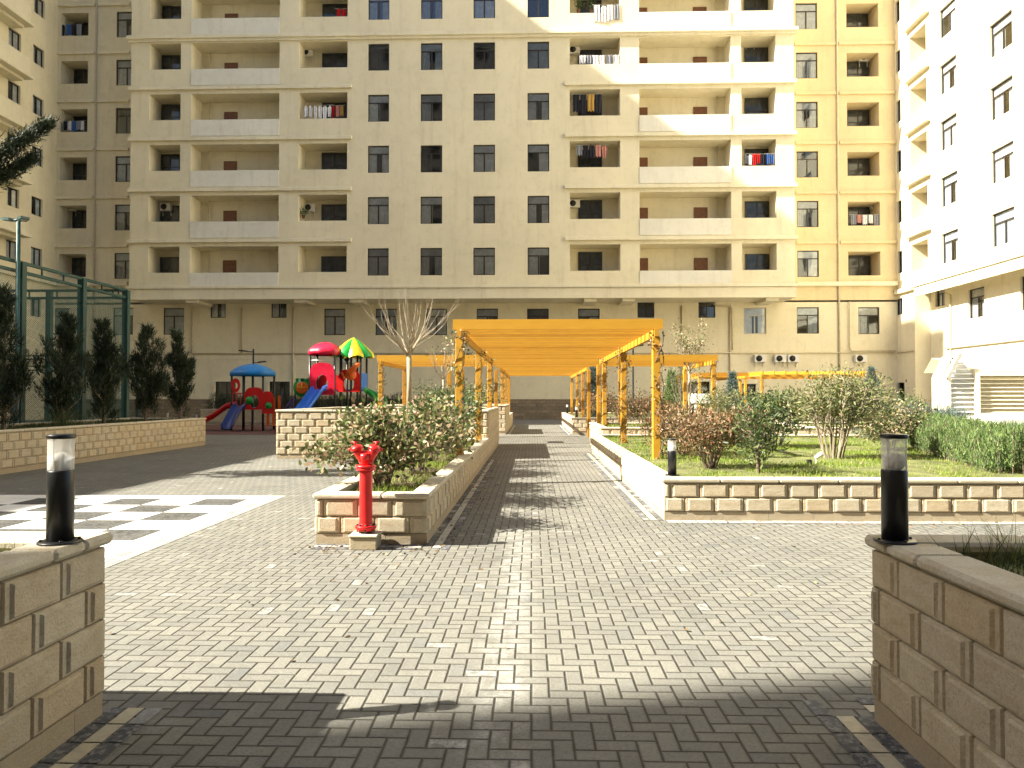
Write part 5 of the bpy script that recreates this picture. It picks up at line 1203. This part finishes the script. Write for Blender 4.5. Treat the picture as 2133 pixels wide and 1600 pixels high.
g = MB(); c = (x2-bx-.45, -hw+.36, zd+.75); g.lathe([(.28, 0), (.28, .05)], c, 18, axis=(0, -1, 0)); g.tube([(c[0]-.1, c[1]-.05, c[2]+.1), (c[0]+.35, c[1]-.05, c[2]+.5), (c[0]+.45, c[1]-.04, c[2]+.55)], [.16, .1, .05], 10); g.tube([(c[0]-.3, c[1], c[2]-.2), (c[0]-.45, c[1], c[2]+.1)], .07, 8); g.build('animal_panel', 'p_orange', t)
slide(t, [(.55, -hw, zd+.02), (.45, -hw-.3, zd-.05), (.2, -hw-1.0, zd-.7), (-.1, -hw-1.9, .6), (-.1, -hw-2.3, .25), (-.12, -hw-2.7, .22)], .62, 'p_blue', 'blue_slide')
pts = []; c = Vector((x2-bx+.30, -hw+.35, 0))
for q in range(15):
    a = 1.9-q*.30; f = q/14; pts.append((c.x+.75*math.cos(a)*1.0, c.y+.75*math.sin(a), zd-.05-(zd-.25)*f))
slide(t, pts, .5, 'p_green', 'spiral_slide')
# barrel tunnel with a clock-like disc, left of the tower
cx_ = X(632)-bx; cz = zpx(808, Y); r_ = (X(651)-X(614))/2
g = MB(); g.lathe([(r_, 0), (r_*1.04, .04), (r_*1.04, .6), (r_, .64)], (cx_, -.2, cz), 24, axis=(0, 1, 0)); [g.box(cx_-.07+r_*s, cx_+.07+r_*s, -.2, .3, cz+r_*.7, cz+r_*1.05) for s in (-.6, 0, .6)]; g.build('tunnel', 'p_green', t)
g = MB(); g.lathe([(r_*.66, 0), (r_*.66, .05), (r_*.5, .06)], (cx_, -.21, cz), 24, axis=(0, -1, 0)); g.build('tunnel_disc', 'p_orange', t)
g = MB(); [g.tube([(cx_, -.29, cz), (cx_+r_*.5*math.cos(a), -.29, cz+r_*.5*math.sin(a))], .018, 6) for a in (1.57, .2, 2.9)]; g.build('disc_mark', 'p_yellow', t)
for sx in (-r_*1.25, -r_*.1, r_*.95): MB().lathe([(.05, 0), (.05, cz+r_*(1.3 if sx < -.5 else 0)-.3)], (cx_+sx, .45, 0), 10).build('post', 'black_metal', t)
g = MB(); [g.tube([(cx_-r_*1.2-.25*q, -.1, .2+.0*q), (cx_-r_*1.2-.2*q+.1, -.1, 1.6-.2*q)], .03, 6) for q in range(3)]; g.tube([(cx_-r_*1.2-.9, -.1, .3), (cx_-r_*1.2, -.1, 1.6)], .04, 6); g.build('climbing_bars', 'p_purple', t)
# spring rider
p = P(735, 846, 30); t = thing('spring_rider', 'small orange and white spring rider between the slides', 'spring rider', (p.x, 32.5, 0)); zt = P(735, 838, 32.5).z
MB().tube([(.08*math.cos(q*.9), .08*math.sin(q*.9), .45*q/30) for q in range(31)], .015, 5).build('spring', 'black_metal', t); g = MB(); g.tube([(-.38, 0, .95), (-.2, 0, .75), (.15, 0, .72), (.35, 0, .95), (.42, 0, zt)], [.09, .16, .17, .13, .06], 12); g.build('body', 'p_orange', t); MB().tube([(.15, -.2, 1.05), (.15, .2, 1.05)], .02, 6).build('handle', 'white_plastic', t); MB().tube([(0, 0, .43), (0, 0, .66)], .05, 8).build('stem', 'white_plastic', t)

# ------------------------------------------------------------------ louvred vent house
t = thing('vent_house', 'sunlit cream vent house with a louvred gable and a big louvred opening', 'vent house', (13.15, 23.0, 0)); Y = 23.0
X = lambda px: P(px, 800, Y).x-13.15; Z = lambda py, px=2000: P(px, py, Y).z
gx0, gx1 = X(1981), X(2031); zb_, za = Z(864), Z(740); ze = Z(785)
# white plinth running towards the camera, with a dark strip painting the shade under the slab
px0 = X(1951); g = MB(); g.box(px0+.12, 12, -3.0, 3.2, 0, Z(872)-.12); g.build('plinth', 'white_paint', t); g = MB(); g.box(px0, 12, -3.12, 3.3, Z(872)-.09, Z(866), bev=.02); g.build('slab', 'white_paint', t)
g = MB(); g.box(px0+.16, 11.9, -2.95, 3.1, Z(872)-.122, Z(872)-.088); g.build('shade_strip', 'grille_and_shade_dark', t)
# gable front
gp = [(gx0-.1, zb_), (gx1+.06, zb_), (gx1+.06, ze+.12), (X(1996)+.02, za), (gx0-.1, ze)]
g = MB(); yb = 1.8; fn = lambda a, b, d: (a, d, b)
xm_ = X(1997); 
g.box(gx0-.10, gx0-.003, 0, .9, zb_, ze); g.box(gx1+.003, gx1+.12, 0, .9, zb_, ze+.25); g.box(gx0-.003, gx1+.003, .35, .9, zb_, ze); g.prism([(gx0-.1, ze+.002), (gx1+.12, ze+.002), (xm_, za)], fn, .35, .9); g.build('wall', 'stucco', t); gg = MB(); gg.add([(gx0, .33, zb_+.02), (gx1, .33, zb_+.02), (gx1, .33, ze), (xm_, .33, za-.05), (gx0, .33, ze)], [(0, 1, 2, 3, 4)]); gg.build('gap_shade_sheet', 'grille_and_shade_dark', t)  # dark sheet paints the shade in the gaps between the slats
g = MB(); n = 11
for q in range(n):
    z = zb_+.08+(za-zb_-.2)*q/n; f = max(0, (z-ze)/(za-ze)); a = gx0+(xm_-gx0)*f; b = gx1+(xm_-gx1)*f
    g.add([(a, .02, z), (b, .02, z), (b, .2, z+.14), (a, .2, z+.14), (a, .03, z-.02), (b, .03, z-.02), (b, .22, z+.12), (a, .22, z+.12)], [(0, 1, 2, 3), (7, 6, 5, 4), (0, 4, 5, 1), (3, 2, 6, 7), (0, 3, 7, 4), (1, 5, 6, 2)])
g.build('louvre', 'white_paint', t)
g = MB(); a = Vector((X(1967), -.12, Z(787))); b = Vector((X(1999), -.12, Z(737)))
g.add([(a.x, -.14, a.z), (a.x+.12, -.14, a.z), (b.x+.04, -.14, b.z), (b.x-.08, -.14, b.z), (a.x, .05, a.z), (a.x+.12, .05, a.z), (b.x+.04, .05, b.z), (b.x-.08, .05, b.z)], [(0, 1, 2, 3), (7, 6, 5, 4), (0, 4, 5, 1), (3, 2, 6, 7), (0, 3, 7, 4), (1, 5, 6, 2)]); g.build('roof_edge_shadow', 'concrete', t)  # grey tone of this edge bar draws its shadow line
# main body with roof slope and the large louvred opening
wx0, wx1, wz0_, wz1_ = X(2040), X(2040)+4.2, Z(861), Z(783)
g = MB(); F_ = lambda u, z, d=0: (u, d, z)
wall_with_openings(g, F_, gx1+.12, 12, zb_, Z(770), [(wx0, wx1, wz0_, wz1_, .5, 0, 0)]); g.quad((gx1+.12, 0, Z(770)), (12, 0, Z(770)), (12, 1.7, za), (xm_+.1, 1.7, za)); g.quad((gx1+.12, 0, zb_), (gx1+.12, 1.8, zb_), (gx1+.12, 1.8, Z(770)), (gx1+.12, 0, Z(770)))
g.quad((xm_+.1, 1.7, za), (12, 1.7, za), (12, 3.2, Z(770)), (gx1+.12, 3.2, Z(770))); g.build('body', 'stucco', t)
g = MB(); g.box(wx0-.1, wx0-.003, -.05, .1, wz0_-.08, wz1_+.08); g.box(wx0-.003, wx1, -.05, .1, wz0_-.08, wz0_-.003); g.box(wx0-.003, wx1, -.05, .1, wz1_+.003, wz1_+.08); g.build('opening_frame', 'stucco_trim', t)
g = MB(); n = 9
for q in range(n):
    z = wz0_+.03+(wz1_-wz0_)*q/n; g.add([(wx0, .04, z), (wx1, .04, z), (wx1, .24, z+.10), (wx0, .24, z+.10), (wx0, .04, z-.02), (wx1, .04, z-.02), (wx1, .24, z+.08), (wx0, .24, z+.08)], [(0, 1, 2, 3), (7, 6, 5, 4), (0, 4, 5, 1), (3, 2, 6, 7), (0, 3, 7, 4), (1, 5, 6, 2)])
g.build('louvre', 'stucco_trim', t)

# ------------------------------------------------------------------ fallen leaves on the paving and lawn
pos = []; 
for q in range(420):
    k = random.random()
    if k < .25: p = (-1.2+abs(random.gauss(0, .25)), random.uniform(8.3, 19), .012)
    elif k < .45: p = (random.uniform(-2.6, -1.0), 8.25-abs(random.gauss(0, .35)), .012)
    elif k < .6: p = (random.uniform(1.3, 8), 9.95-abs(random.gauss(0, .3)), .012)
    elif k < .85: p = (random.uniform(2, 8), random.uniform(10.3, 17), PC-.05)
    else: p = (random.uniform(-4.5, 4.5), random.uniform(4.6, 16), .012)
    if 1.7 < p[0] and p[1] > 10 and p[2] < .1: continue
    pos.append(p)
pos = np.array(pos); dd = rng.normal(size=(len(pos), 3)); dd[:, 2] *= .12
link('leaf_litter', np_mesh('leaf_litter', leaves(pos, dd, .042, .022), 6, 'dry_leaf'), None, 'scattered dry fallen leaves on paving and lawn', 'leaf litter', None, 'stuff')
